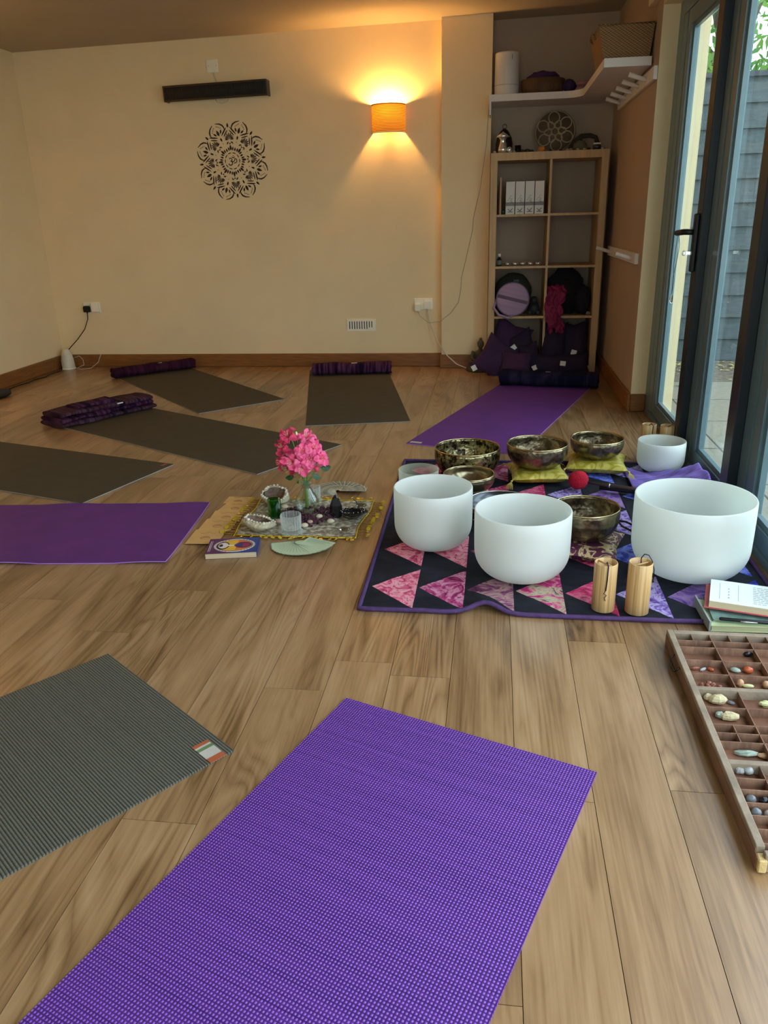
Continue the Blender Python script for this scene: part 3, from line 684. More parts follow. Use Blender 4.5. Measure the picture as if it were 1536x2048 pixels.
b = MB(); b.tube([(-.588, 6.24, .434), (-.57, 6.21, .40), (-.50, 6.19, .35), (-.41, 6.185, .36), (-.33, 6.19, .42), (-.27, 6.192, .50), (-.253, 6.195, .60), (-.25, 6.195, .68), (-.22, 6.195, .80), (-.17, 6.195, 1.02), (-.165, 6.195, 1.10), (-.12, 6.195, 1.3), (-.08, 6.195, 1.6), (-.066, 6.195, 1.86)], .0018, 6)
tag(b.build('thin_wire', mat('grey_wire', (170, 155, 135), rough=.6)), 'thin wire winding up the pillar from the charger to the white shelf', 'cable')
b = MB(); b.tube([(-3.33, 6.257, .444), (-3.33, 6.25, .40), (-3.36, 6.23, .32), (-3.43, 6.22, .24), (-3.50, 6.21, .175), (-3.555, 6.2, .12), (-3.575, 6.16, .05), (-3.56, 6.12, .006), (-3.54, 6.05, .005), (-3.55, 5.92, .005), (-3.52, 5.8, .005), (-3.55, 5.68, .005), (-3.53, 5.56, .005), (-3.55, 5.44, .005), (-3.53, 5.2, .005)], .0038, 8)
tag(b.build('black_cable', m_black), 'black cable from the corner socket trailing along the left skirting', 'cable')
t = thing('air_freshener', 'small cream domed air freshener on the floor in the left corner', 'air freshener', (-3.53, 6.18, 0))
MB().lathe([(0, 0), (.052, 0), (.055, .02), (.052, .07), (.044, .115), (.032, .15), (.018, .166), (0, .17)], 28).build('body', mat('cream_plastic', (222, 214, 190), rough=.4), t)
MB().lathe([(0, -.002), (.058, -.002), (.058, .01), (.054, .012)], 28).build('base', m_white, t)
b = MB(); b.tube([(-3.48, 6.2, .09), (-3.44, 6.22, .10), (-3.42, 6.23, .07), (-3.40, 6.2, .03), (-3.46, 6.17, .004), (-3.40, 6.14, .004), (-3.33, 6.17, .006), (-3.27, 6.2, .05), (-3.26, 6.245, .11)], .0025, 6)
tag(b.build('white_cable', m_cordw), 'tangled thin white cable beside the cream air freshener', 'cable')
t = thing('slipper', 'rounded dark slipper toe at the left edge of the floor', 'shoe', (-3.44, 5.02, 0), -.3)
MB().ball((0, 0, .02), (.05, .12, .022), 16, 8, f=lambda v: Vector((v.x, v.y, max(v.z, -.85)))).build('sole', m_black, t); MB().ball((0, .04, .032), (.046, .075, .03), 16, 8).build('upper', mat('charcoal_felt', (46, 42, 42), rough=.9), t)

# ------------------------------------------------------------------ shelving unit and its contents
SX0, SX1, SY0, SY1, SH = -.045, .755, 6.0, 6.39, 1.52
t = thing('shelving_unit', 'tall birch cube shelving unit of eight compartments in the alcove', 'shelving', (SX0, SY0, 0))
W = SX1 - SX0; D = SY1 - SY0
cube_part('side_panel', m_birch, t, 0, .048, 0, D, 0, SH - .05, bev=.001)
cube_part('side_panel', m_birch, t, W - .048, W, 0, D, 0, SH - .05, bev=.001)
cube_part('top_panel', m_birch, t, 0, W, 0, D, SH - .05, SH, bev=.001)
cube_part('bottom_panel', m_birch, t, .048, W - .048, 0, D, 0, .05)
cube_part('divider', m_birch, t, W/2 + .006, W/2 + .022, .004, D, .05, SH - .05)
for z in (1.112, .760, .406):
    cube_part('shelf', m_birch, t, .048, W/2 + .006, .004, D, z - .008, z + .008); cube_part('shelf', m_birch, t, W/2 + .022, W - .048, .004, D, z - .008, z + .008)
z1, z2, z3 = 1.120, .768, .414
def text_mesh(txt, size, mat_, parent, loc, rot, ext=.0003, bold=0, name='lettering'):
    cu = bpy.data.curves.new('t', 'FONT'); cu.body = txt; cu.size = size; cu.extrude = ext; cu.offset = bold; cu.resolution_u = 2
    o = bpy.data.objects.new('t', cu); C.objects.link(o); dg = bpy.context.evaluated_depsgraph_get()
    me = bpy.data.meshes.new_from_object(o.evaluated_get(dg)); bpy.data.objects.remove(o); bpy.data.curves.remove(cu)
    me.materials.clear(); me.materials.append(mat_); n = bpy.data.objects.new(name, me); C.objects.link(n); n.parent = parent; n.location = loc; n.rotation_euler = rot; return n
m_ink = mat('black_ink', (30, 28, 26), rough=.7); m_box = mat('white_card_box', (225, 222, 214), rough=.6, var=.02); m_band = mat('grey_band', (140, 132, 128), rough=.6)
t = thing('boxed_set', None, None); bpy.data.objects.remove(t)
t0 = thing('candle_box', 'white upright box with dark K lettering, leftmost of four', 'box', (.0655, 6.03, z1), 0, 'white lettered boxes in the top left compartment')
cube_part('carton', m_box, t0, 0, .062, 0, .2, 0, .215, bev=.0008)
cube_part('band', m_band, t0, 0, .062, -.0006, 0, .056, .080)
text_mesh('K', .052, m_ink, t0, (.050, -.0008, .010), (PI/2, -PI/2, 0), bold=-.0006); text_mesh('shi', .030, m_ink, t0, (.046, -.0012, .074), (PI/2, -PI/2, 0), bold=-.0004)
b = MB(); b.tube([(.012, -.001, .088), (.018, -.001, .10), (.03, -.001, .112), (.034, -.001, .125), (.044, -.001, .118)], .0007, 4); b.build('flourish', m_ink, t0)
for k, w in enumerate(('second from the left', 'third from the left', 'rightmost, against the divider')):
    dup(t0, (.0655 + .0675*(k+1), 6.03, z1), 0, 'white upright box with dark K lettering, ' + w)
t = thing('thin_folder', 'thin pale wooden board standing at the left of the white boxes', 'board', (.022, 6.03, z1)); cube_part('board', mat('pale_pine', (196, 156, 112), rough=.6), t, 0, .012, 0, .22, 0, .245); cube_part('back_board', mat('red_card', (130, 50, 40), rough=.7), t, -.006, -.001, .01, .2, 0, .22)
t = thing('small_pot', 'small dark green pot between the thin board and the white boxes', 'pot', (.05, 6.06, z1)); MB().lathe([(0, 0), (.011, 0), (.013, .02), (.012, .03), (0, .03)], 16).build('pot', mat('dark_green_glaze', (50, 70, 60), rough=.3), t)
t = thing('dropper_bottle', 'small dark bottle with a white cap beside the row of tealights', 'bottle', (.030, 6.07, z2))
MB().lathe([(0, 0), (.017, 0), (.018, .004), (.018, .045), (.012, .055), (.0085, .06), (.0085, .066)], 20).build('bottle', m_black, t); MB().lathe([(.0, .064), (.011, .064), (.011, .085), (0, .086)], 16).build('cap', m_white, t); MB().lathe([(.0184, .01), (.0184, .04)], 20).build('paper_label', mat('faded_label', (120, 124, 110), rough=.8), t)
names = ('leftmost of five in the row, next to the bottle', 'second from the left of five', 'middle one of the five', 'fourth from the left of five', 'rightmost of five, next to the divider')
tl = thing('tealight', 'silver cupped tealight candle, ' + names[0], 'candle', (.091, 6.06, z2), 0, 'tealights in the second compartment')
MB().lathe([(0, .001), (.020, .001), (.021, .0), (.021, .025), (.020, .025), (.020, .020)], 24).build('foil_cup', m_steel, tl); MB().lathe([(.0198, .019), (0, .0195)], 24).build('wax', m_white, tl); MB().tube([(0, 0, .019), (.001, 0, .026)], .001, 5).build('wick', m_ink, tl)
for k in range(1, 5): dup(tl, (.091 + .0545*k, 6.06 + .002*(k % 2), z2), 0, 'silver cupped tealight candle, ' + names[k])
# zip pouch, dark figurine, scarf, wool
t = thing('round_pouch', 'round mauve zipped pouch with a grey stripe standing in the third compartment', 'pouch', (.133, 6.045, z3 + .118), (math.radians(-6), math.radians(14), 0))
m_mauve = mat('mauve_canvas', (172, 142, 170), rough=.85, var=.12, scale=3, stretch=(1, 1, 14), bump=.2, bscale=200)
b = MB(); b.lathe([(0, -.035), (.11, -.034), (.119, -.028), (.121, .0), (.119, .028), (.11, .034), (0, .035)], 40); b.xf(Matrix.Rotation(PI/2, 4, 'X')); b.build('body', m_mauve, t)
b = MB(); b.tube([(.12*math.cos(i*PI/20), -.036, .12*math.sin(i*PI/20)) for i in range(40)], .003, 6, closed=True); b.build('piping', mat('grey_piping', (110, 95, 110), rough=.8), t)
cube_part('stripe', mat('grey_stripe', (104, 86, 102), rough=.85), t, -.112, .112, -.0375, -.034, -.012, .012)
b = MB(); b.tube([(-.115, -.02, -.03), (-.118, -.05, -.09), (-.07, -.06, -.13), (.0, -.055, -.135), (.03, -.035, -.112)], .009, 8); b.build('strap', m_mauve, t)
t = thing('pouch', 'dark padded bag sitting behind the mauve round pouch', 'bag', (.14, 6.25, z3)); MB().ball((0, 0, .15), (.14, .09, .145), 20, 12, f=lambda v: v*(1 + .06*noise.noise(v*2))).build('body', mat('dark_olive_canvas', (52, 50, 40), rough=.9), t); MB().box(.0, .04, -.10, -.085, .22, .25).build('buckle', m_black, t)
t = thing('stone_frog', 'dark squat stone figurine right of the mauve pouch', 'figurine', (.292, 6.1, z3)); MB().ball((0, 0, .045), (.045, .05, .048), 16, 10).ball((0, -.01, .105), (.028, .03, .03), 14, 10).ball((-.03, -.04, .02), (.018, .02, .02), 10, 8).ball((.03, -.04, .02), (.018, .02, .02), 10, 8).build('body', mat('dark_stone', (44, 42, 44), rough=.6), t)
# dark woollen heap right
def blob(c, r, seed, amp=.12, fr=2.2, seg=28, ring=18):
    def f(v):
        n_ = noise.noise(v*fr + Vector((seed, seed*2, 0))) + .5*noise.noise(v*fr*2.3 + Vector((0, seed, seed)))
        return v*(1 + amp*n_)
    return MB().ball(c, r, seg, ring, f=f)
tag(blob((.52, 6.17, z3 + .16), (.14, .12, .17), 3, .2).build('woollen_hat', mat('black_wool', (24, 22, 26), rough=1, bump=.8, bscale=120)), 'heap of black wool filling the top of the right third compartment', 'hat')
tag(blob((.645, 6.12, z3 + .10), (.06, .10, .105), 5, .15).build('dark_bag', mat('midnight_fabric', (28, 28, 40), rough=.95)), 'dark midnight fabric bag at the right side of the third compartment', 'bag')
t = thing('white_pebble', 'small pale pebble on the right end of the third shelf', 'stone', (.685, 6.03, z3 + .014)); MB().ball((0, 0, 0), (.018, .014, .014)).build('stone', mat('pale_pebble', (130, 128, 120), rough=.6), t)
def scarf(u, v):
    x = .375 + .13*u + .012*math.sin(v*9); 
    if v < .62: y = 6.08 - .10*v/.62; z = z3 + .21 - .20*(v/.62)**1.2
    else: y = 5.982 - .012*math.sin((v-.62)*8); z = z3 + .01 - .11*(v - .62)/.38 - (.02*math.sin(u*9))
    fold = .022*noise.noise(Vector((u*7, v*6, 2))) + .016*noise.noise(Vector((u*17, v*13, 5))) + .006*math.sin(u*25 + v*7)
    if v > .62: x += (u-.5)*-.03
    return (x + .03*noise.noise(Vector((u*5, v*8, 8))), y + fold - .014, z + .020*noise.noise(Vector((u*9, v*7, 1))))
b = MB(); b.grid(scarf, 46, 40)
o = b.build('scarf', mat('magenta_crepe', (132, 24, 68), rough=.7, var=.35, scale=12, bump=.5, bscale=50)); md_ = o.modifiers.new('s', 'SOLIDIFY'); md_.thickness = .004; tag(o, 'crumpled magenta scarf spilling over the edge of the third shelf', 'scarf')

# purple cushions at the foot of the unit
def pillow(w, h, d, seed, sag=.0, pinch=.16):
    """a soft cushion in the XZ plane, pinched corners, thickness along Y"""
    def P(u, v, s):
        x, z = (u-.5)*2, (v-.5)*2
        e = (1 - abs(x)**2.6)*(1 - abs(z)**2.6); e = max(e, 0)**.42
        k = 1 - pinch*(abs(x)**2*(1 - .0) * (1 - abs(z))**1 ) ; k2 = 1 - pinch*(abs(z)**2*(1 - abs(x)))
        n_ = noise.noise(Vector((x*1.7 + seed, z*1.7, s*2.0)))*.10 + noise.noise(Vector((x*4 + seed, z*4, s)))*.04
        return (x*w/2*k, s*(d/2)*e*(1 + n_*2.2), z*h/2*k2 - sag*(1 - z*z)*.1)
    b = MB(); b.grid(lambda u, v: P(u, v, -1), 24, 24); b.grid(lambda u, v: P(u, v, 1), 24, 24); return b
m_cush = mat('purple_cotton', (58, 30, 64), rough=.9, var=.15, scale=8, bump=.2, bscale=30); m_cushd = mat('dark_plum_cotton', (38, 24, 48), rough=.9, var=.15, scale=8, bump=.2, bscale=30)
def cushion(loc, rot, w, h, d, m, seed, label, tagp=None):
    t = thing('cushion', label, 'cushion', loc, rot, 'purple cushions heaped in the bottom compartments')
    pillow(w, h, d, seed).build('cover', m, t)
    if tagp: 
        b = MB(); b.box(-.02, .02, -.002, .002, -.018, .018); b.build('care_label', m_tagw, t, tagp[:3], tagp[3] if len(tagp) > 3 else (0, 0, 0))
R_ = math.radians
cushion((.10, 6.05, .19), (R_(-14), R_(24), 0), .28, .38, .11, m_cush, 1, 'purple cushion with a pointed corner up, leaning in the left bottom compartment', (.13, -.04, -.16))
cushion((.02, 5.93, .115), (R_(-22), R_(34), 0), .27, .30, .09, m_cush, 2, 'purple cushion lying nearest the buddha with a white label at its low corner', (-.10, -.035, -.155, (0, .5, 0)))
cushion((.21, 6.02, .16), (R_(-18), R_(-20), 0), .22, .30, .11, m_cushd, 3, 'dark plum cushion with a white label near its top in the left heap', (-.045, -.068, .03, (0, -.3, 0)))
cushion((.17, 5.88, .085), (R_(-30), R_(4), 0), .24, .19, .09, m_cush, 4, 'small purple cushion at the front of the left heap behind the navy roll', (.05, -.045, -.09))
cushion((.27, 5.95, .12), (R_(-12), R_(75), R_(-30)), .22, .15, .09, m_cushd, 5, 'plum cushion standing on edge between the two heaps', (.0, -.05, .0, (0, .2, 1.2)))
cushion((.44, 6.04, .19), (R_(-10), R_(3), 0), .20, .36, .12, m_cushd, 6, 'dark upright cushion filling the left of the right bottom compartment', (.0, -.072, -.10))
cushion((.60, 6.05, .19), (R_(-10), R_(-3), 0), .20, .36, .12, m_cushd, 7, 'dark upright cushion filling the right of the right bottom compartment', (-.01, -.07, -.05, (0, .3, 0)))
cushion((.40, 5.92, .07), (R_(-35), R_(8), 0), .24, .16, .09, m_cushd, 8, 'dark flat cushion on the floor at the left of the right heap', (-.09, -.03, -.05, (0, -.6, 0)))
cushion((.58, 5.92, .075), (R_(-35), R_(-4), 0), .24, .17, .09, m_cushd, 9, 'dark flat cushion on the floor at the right of the right heap', (-.07, -.045, -.01, (0, .2, 0)))

# buddha
t = thing('buddha_statue', 'small dark stone seated buddha statue on the floor against the pillar', 'statue', (-.095, 6.09, 0))
m_stone = mat('dark_green_stone', (72, 68, 52), rough=.7, var=.25, bump=.3)
b = MB(); b.lathe([(0, 0), (.105, 0), (.11, .015), (.10, .03), (.088, .036), (.092, .05), (0, .052)], 28); b.build('plinth', m_stone, t)
b = MB(); b.ball((0, 0, .10), (.045, .038, .062), 18, 12, f=lambda v: Vector((v.x*(1 + .25*v.z), v.y, v.z))); b.ball((0, -.008, .066), (.088, .062, .024), 20, 10)
b.tube([(-.05, 0, .145), (-.066, -.01, .11), (-.055, -.035, .085), (-.01, -.06, .08)], [.017, .015, .013, .01], 8); b.tube([(.05, 0, .145), (.066, -.01, .11), (.055, -.035, .085), (.01, -.06, .08)], [.017, .015, .013, .01], 8)
b.tube([(0, 0, .15), (0, 0, .18)], .014, 8); b.ball((0, 0, .20), (.026, .027, .033), 16, 12); b.ball((0, .002, .236), (.012, .012, .014), 10, 8); b.ball((0, -.028, .198), (.004, .005, .007), 6, 6)
o = b.build('figure', m_stone, t); r = o.modifiers.new('r', 'REMESH'); r.mode = 'VOXEL'; r.voxel_size = .0035; r.use_smooth_shade = True

# on top of the unit
T = SH
t = thing('bell_lantern', 'dark domed metal bell lantern with a ring on top, left end of the shelving', 'lantern', (.045, 6.20, T))
MB().lathe([(.055, 0), (.058, .02), (.06, .07), (.052, .11), (.03, .15), (.012, .166), (0, .17)], 28).build('dome', mat('dark_patina', (56, 46, 40), rough=.35, metal=.8), t)
MB().tube([(.014*math.cos(i*PI/8), 0, .182 + .014*math.sin(i*PI/8)) for i in range(16)], .003, 6, closed=True).build('ring', m_darkmetal, t)
t = thing('silver_figurine', 'shiny silver figure with a wide hat standing before the dark bell lantern', 'figurine', (.035, 6.06, T))
MB().lathe([(0, 0), (.032, 0), (.03, .03), (.022, .06), (.018, .085), (.03, .10), (.05, .104), (.02, .125), (0, .14)], 24).build('figure', m_steel, t); MB().ball((.045, -.01, .02), (.02, .02, .022), 14, 10).build('orb', m_steel, t)
t = thing('tealight_holder', 'small clear glass tealight holder behind the pale shells', 'candle holder', (.14, 6.1, T)); MB().lathe([(0, 0), (.02, 0), (.022, .05), (.019, .05), (.018, .004), (0, .004)], 20).build('glass', m_glass, t); MB().lathe([(0, .005), (.016, .005), (.016, .03), (0, .03)], 18).build('wax', m_white, t)
t = thing('amber_stone', 'squat amber stone glowing orange at the middle of the unit top', 'stone', (.30, 6.05, T)); MB().ball((0, 0, .018), (.026, .02, .02), 9, 7, f=lambda v: v*(1 + .2*noise.noise(v*2)), smooth=False).build('stone', mat('amber', (190, 120, 48), rough=.3, var=.2), t)
lat = thing('lattice_disc', 'round wooden flower lattice disc leaning on the alcove wall', 'wall art', (.405, 6.335, T + .148), (R_(-9), R_(-6), 0))
b = MB(); b.lathe([(0, -.004), (.142, -.004), (.142, .004), (0, .004)], 48); b.xf(Matrix.Rotation(PI/2, 4, 'X')); b.build('backing', mat('brown_board', (112, 92, 72), rough=.8), lat)
def loop(n, rc, rx, rz, ph=0, w=.0042): 
    b = MB()
    for k in range(n):
        a = 2*PI*k/n + ph; pts = []
        for i in range(20):
            q = 2*PI*i/20; x, z = rx*math.cos(q), rz*math.sin(q) + rc; pts.append((x*math.cos(a) - z*math.sin(a), -.007, x*math.sin(a) + z*math.cos(a)))
        b.tube(pts, w, 5, closed=True)
    return b
m_pale = mat('pale_plywood', (186, 168, 134), rough=.7)
loop(6, .092, .038, .040, 0).build('outer_petals', m_pale, lat); loop(6, .05, .021, .026, PI/6).build('inner_petals', m_pale, lat); loop(1, 0, .025, .025).build('hub', m_pale, lat)
b = MB(); b.tube([(.137*math.cos(i*PI/24), -.007, .137*math.sin(i*PI/24)) for i in range(48)], .003, 5, closed=True); b.build('rim', m_pale, lat)
t = thing('driftwood', 'gnarled dark driftwood with a pale cloth at the right end of the unit top', 'driftwood', (.58, 6.2, T))
b = MB(); b.tube([(-.08, 0, .02), (-.05, .02, .07), (0, .0, .10), (.06, .02, .105), (.10, 0, .09), (.12, 0, .05)], [.012, .016, .018, .016, .014, .01], 8); b.tube([(0, 0, .1), (-.02, -.02, .04), (-.06, -.02, .015)], .012, 8); b.tube([(.1, 0, .09), (.11, .02, .02)], .012, 8); b.build('branch', mat('driftwood', (60, 54, 42), rough=.9, bump=.6), t)
MB().ball((-.01, -.03, .035), (.05, .04, .035), 16, 10, f=lambda v: v*(1 + .15*noise.noise(v*2))).build('cloth', mat('pale_sack', (110, 102, 82), rough=.9), t)
t = thing('glass_jar', 'small dark jar with a pale lid at the right end of the unit top', 'jar', (.675, 6.06, T)); MB().lathe([(0, 0), (.026, 0), (.027, .03), (.022, .035), (0, .035)], 20).build('jar', mat('dark_jar', (50, 56, 60), rough=.2), t); MB().lathe([(0, .034), (.025, .034), (.025, .044), (0, .044)], 20).build('lid', m_white, t)
sts = [(-.02, 6.03, .012, 0), (.085, 6.03, .013, 1), (.11, 6.06, .014, 0), (.17, 6.05, .016, 2), (.205, 6.08, .02, 2), (.235, 6.06, .014, 2), (.36, 6.04, .012, 2), (.43, 6.04, .011, 2), (.475, 6.03, .011, 0), (.50, 6.05, .013, 0), (.545, 6.03, .011, 0), (.59, 6.03, .012, 0), (.62, 6.05, .013, 2), (.715, 6.04, .012, 1)]
lab = ['pale pebble at the far left of the unit top', 'glassy pebble beside the silver figure', 'pale shell beside the silver figure', 'dark pebble left of the amber stone', 'dark flat pebble left of the amber stone, the larger', 'small dark pebble touching the amber stone side', 'dark pebble in front of the lattice disc', 'dark pebble right of the lattice disc front', 'pale small pebble right of the lattice disc', 'pale rounder pebble before the driftwood', 'third pale pebble before the driftwood', 'pale pebble left of the glass jar', 'dark pebble beside the glass jar', 'pebble at the far right of the unit top']
mst = [mat('pale_stone', (170, 160, 140), rough=.5), mat('glassy_stone', (190, 184, 168), rough=.2), mat('dark_stones', (48, 42, 40), rough=.5)]
for (x, y, r, k), l in zip(sts, lab):
    tag(MB().ball((x, y, T + r*.62), (r, r*.9, r*.65), 10, 7, f=lambda v: v*(1 + .15*noise.noise(v*1.7 + Vector((x*9, 0, 0))))).build('pebble', mst[k]), l, 'stone', 'pebbles along the unit top')

# ------------------------------------------------------------------ white corner shelf with things on it
t = thing('corner_shelf', 'white L shaped corner shelf with a curved inner corner, high in the alcove', 'shelf', (0, 0, 0))
def shelf_outline():
    p = [(-.05, 6.42), (-.05, 6.2), (-.066, 6.2), (-.066, 6.05), (.44, 6.05)]
    for i in range(1, 8):
        a = i/8*PI/2; p.append((.44 + .115*math.sin(a), 6.05 - .115*(1 - math.cos(a))))
    p += [(.555, 5.93), (.556, 4.90), (.802, 4.90), (.812, 6.42)]
    return p
b = MB(); b.prism(shelf_outline(), 1.845, 1.888); b.build('board', m_whitewood, t)
cube_part('batten', m_whitewood, t, -.066, -.05, 6.1, 6.198, 1.80, 1.845); cube_part('bracket', m_whitewood, t, -.062, -.052, 6.02, 6.19, 1.76, 1.845)
m_pur = mat('purifier_white', (214, 210, 204), rough=.4, var=.02)
t = thing('air_purifier', 'tall white cylindrical air purifier at the left end of the corner shelf', 'appliance', (.052, 6.21, 1.888))
MB().lathe([(0, 0), (.080, 0), (.083, .004), (.084, .07), (.0835, .072), (.084, .074), (.083, .262), (.079, .270), (0, .262)], 40).build('body', m_pur, t); MB().lathe([(.0845, .068), (.0845, .071)], 40).build('seam', mat('seam_grey', (150, 146, 140), rough=.6), t); cube_part('slot', mat('slot_grey', (120, 116, 110), rough=.6), t, .03, .034, -.079, -.076, .22, .25)
m_wick = mat('brown_wicker', (92, 66, 44), rough=.8, var=.3, bump=.3)
def wicker_mat():
    m, nt, b, out = newmat('straw_wicker'); L = nt.links; tc = N(nt, 'ShaderNodeTexCoord'); sp = N(nt, 'ShaderNodeSeparateXYZ'); L.new(tc.outputs['Object'], sp.inputs[0])
    xy = mth(nt, 'ADD', sp.outputs[0], sp.outputs[1])
    a = mth(nt, 'SINE', mth(nt, 'MULTIPLY', sp.outputs[2], 2*PI/.012)); c = mth(nt, 'SINE', mth(nt, 'MULTIPLY', xy, 2*PI/.022))
    h = mth(nt, 'MULTIPLY_ADD', mth(nt, 'MULTIPLY', a, c), .5, .5); r = ramp(nt, [(.1, (110, 82, 50)), (.8, (166, 130, 84))]); L.new(h, r.inputs['Fac']); L.new(r.outputs[0], b.inputs['Base Color']); b.inputs['Roughness'].default_value = .7
    bp = N(nt, 'ShaderNodeBump'); bp.inputs['Strength'].default_value = .8; bp.inputs['Distance'].default_value = .005; L.new(h, bp.inputs['Height']); L.new(bp.outputs[0], b.inputs['Normal']); return m
m_wk = wicker_mat()
def basket(x0, x1, y0, y1, h, fl_, th=.006):
    b = MB()
    def ring(k, ins): return [(x0 + ins - fl_*k, y0 + ins - fl_*k), (x1 - ins + fl_*k*.3, y0 + ins - fl_*k), (x1 - ins + fl_*k*.3, y1 - ins + fl_*k), (x0 + ins - fl_*k, y1 - ins + fl_*k)]
    rings = [(0, 0), (0, .0), (1, h)]; vs = []
    for k, z in ((0, 0), (.5, h/2), (1, h)): vs += [(p[0], p[1], z) for p in ring(k, 0)]
    for k, z in ((1, h), (0.05, .01)): vs += [(p[0], p[1], z) for p in ring(k, th)]
    fs = [(0, 3, 2, 1)]
    for r in range(4): fs += [(4*r + i, 4*r + (i+1) % 4, 4*r + 4 + (i+1) % 4, 4*r + 4 + i) for i in range(4)]
    fs.append((16, 17, 18, 19)); b.add(vs, fs); return b
t = thing('wicker_basket', 'large tapered straw wicker basket on the right arm of the corner shelf', 'basket', (0, 0, 1.888))
basket(.556, .797, 4.95, 5.32, .155, .035).build('body', m_wk, t)
b = MB(); P = [(.521, 4.915), (.807, 4.915), (.807, 5.355), (.521, 5.355)]; b.tube([(x, y, .158) for x, y in P], .007, 8, closed=True); b.build('rim', m_wk, t)
b = MB(); b.tube([(.518, 5.06, .12), (.503, 5.07, .145), (.50, 5.13, .15), (.503, 5.19, .145), (.518, 5.2, .12)], .006, 8); b.build('handle', m_wk, t)
t = thing('round_basket', 'low dark woven basket behind the white purifier on the corner shelf', 'basket', (.30, 6.22, 1.888)); MB().lathe([(0, 0), (.13, 0), (.145, .04), (.15, .095), (.143, .095), (.138, .04), (.12, .008), (0, .008)], 36).build('body', m_wick, t)
tag(blob((.30, 6.20, 1.985), (.11, .10, .05), 8, .2).build('purple_cloth', mat('violet_fabric', (62, 36, 84), rough=.9)), 'bunched violet cloth inside the low dark basket', 'cloth')
tag(MB().ball((.475, 6.15, 1.93), (.045, .07, .042), 18, 10, f=lambda v: v*(1 + .12*noise.noise(v*2.5))).build('indigo_pouch', mat('indigo_fabric', (44, 32, 84), rough=.9)), 'small indigo pouch between the dark basket and the pink towel', 'pouch')
t = thing('folded_towel', 'dusty pink folded towel at the inner corner of the corner shelf', 'towel', (.60, 6.16, 1.888)); 
for k, z in enumerate((0, .033)): MB().box(-.085, .085, -.08, .09, z + .001, z + .032, bev=.012).build('fold', mat('dusty_pink', (160, 118, 124), rough=.95, bump=.4), t)

# coat racks on the right wall
def rack(name, y0, y1, zc, h, pegs, label):
    t = thing(name, label, 'coat rack', (XR, y0, zc)); cube_part('rail', m_whitewood, t, -.022, 0, 0, y1 - y0, -h/2, h/2, bev=.003)
    for py in pegs: MB().tube([(-.02, py - y0, -.005), (-.06, py - y0, .008), (-.115, py - y0, .026)], [.011, .012, .0125], 12).build('peg', m_whitewood, t)
rack('coat_rack', 4.76, 6.06, 1.79, .065, (4.975, 5.215, 5.46, 5.70, 5.93), 'white five peg coat rack high on the right wall under the corner shelf')
rack('coat_rack', 4.86, 6.06, .862, .062, (4.975, 5.935), 'white low coat rack with two pegs at waist height on the right wall')

# ------------------------------------------------------------------ yoga mats
def yoga_mat(ox, oy, a, Lm, label, kind, wav=None, far=False, group=None, tagc=None, W_=.61):
    """near right corner at origin; local X = across the mat, local -Y (or +Y when far) = along it"""
    t = thing('yoga_mat', label, 'yoga mat', (ox, oy, 0), a, group)
    s = 1 if far else -1; th = .0045
    mt, me_ = {'knob': (m_mat_knob, m_mat_knob), 'ribs': (m_mat_ribs, m_mat_ribs), 'grey': (m_mat_grey, m_mat_edge), 'purple': (m_mat_purple, m_mat_pedge)}[kind]
    nu, nv = 20, 60
    def H(u, v):
        z = 0
        if wav: z = wav(u, v)
        return z
    def P(u, v, z): 
        x, y = W_*u, s*Lm*v
        return (x, y, z + H(u, v))
    b = MB(); b.grid(lambda u, v: P(u, v, th), nu, nv, 0)
    b.grid(lambda u, v: P(u, v, 0.0005), nu, nv, 0)
    for e in (lambda q, v: P(0, q, .0005 + (th-.0005)*v), lambda q, v: P(1, q, .0005 + (th-.0005)*v)): b.grid(e, nv, 1, 1, smooth=False)
    for e in (lambda q, v: P(q, 0, .0005 + (th-.0005)*v), lambda q, v: P(q, 1, .0005 + (th-.0005)*v)): b.grid(e, nu, 1, 1, smooth=False)
    b.build('mat', [mt, me_], t)
    return t
yoga_mat(-.3408, 1.6260, -.3642, 1.83, 'large violet knobbly yoga mat nearest the camera', 'knob', W_=.62)
M2 = yoga_mat(-1.0377, 1.7739, -.6607, 1.83, 'dark grey ribbed yoga mat at the lower left with a small striped label', 'ribs')
t = MB(); t.box(.535, .595, -.062, -.022, .0048, .0058, 0); t.box(.595, .6125, -.062, -.022, .0046, .006, 1); t.box(.535, .546, -.062, -.022, .0056, .0062, 1); t.box(.553, .563, -.062, -.022, .0056, .0062, 2)
t.build('fabric_label', [mat('label_silver', (190, 186, 176), rough=.5), mat('label_rust', (176, 92, 56), rough=.7), mat('label_green', (104, 128, 84), rough=.7)], M2)
def wv(u, v): return .006*max(0, math.sin(v*21 + 1))*(abs(u-.5)*2)**6 + .003*max(0, math.sin(v*9 + u*3))*(abs(u-.5)*2)**3
yoga_mat(-1.1736, 2.9901, -1.4829, 1.83, 'purple yoga mat with rippled edges entering from the left', 'purple', wv)
M4 = yoga_mat(-1.5488, 3.5366, -1.8766, 1.83, 'grey yoga mat entering from the left behind the rippled purple one', 'grey')
MB().box(.006, .046, -.05, -.03, .0046, .0054).build('fabric_label', mat('rust_label', (150, 84, 60), rough=.7), M4)
yoga_mat(-.7790, 3.9283, -2.0976, 1.83, 'long grey yoga mat with the folded blanket on its far left end', 'grey')
yoga_mat(-1.3690, 5.0244, -2.3860, 1.70, 'grey yoga mat slanting to the far left skirting board', 'grey')
yoga_mat(-1.0647, 4.3176, .2081, 1.80, 'grey yoga mat in the middle pointing at the back wall under the air vent', 'grey', far=True)
M8 = yoga_mat(-.4429, 3.9667, -.3086, 1.72, 'purple yoga mat running from behind the brass bowls towards the shelving unit', 'purple', far=True)
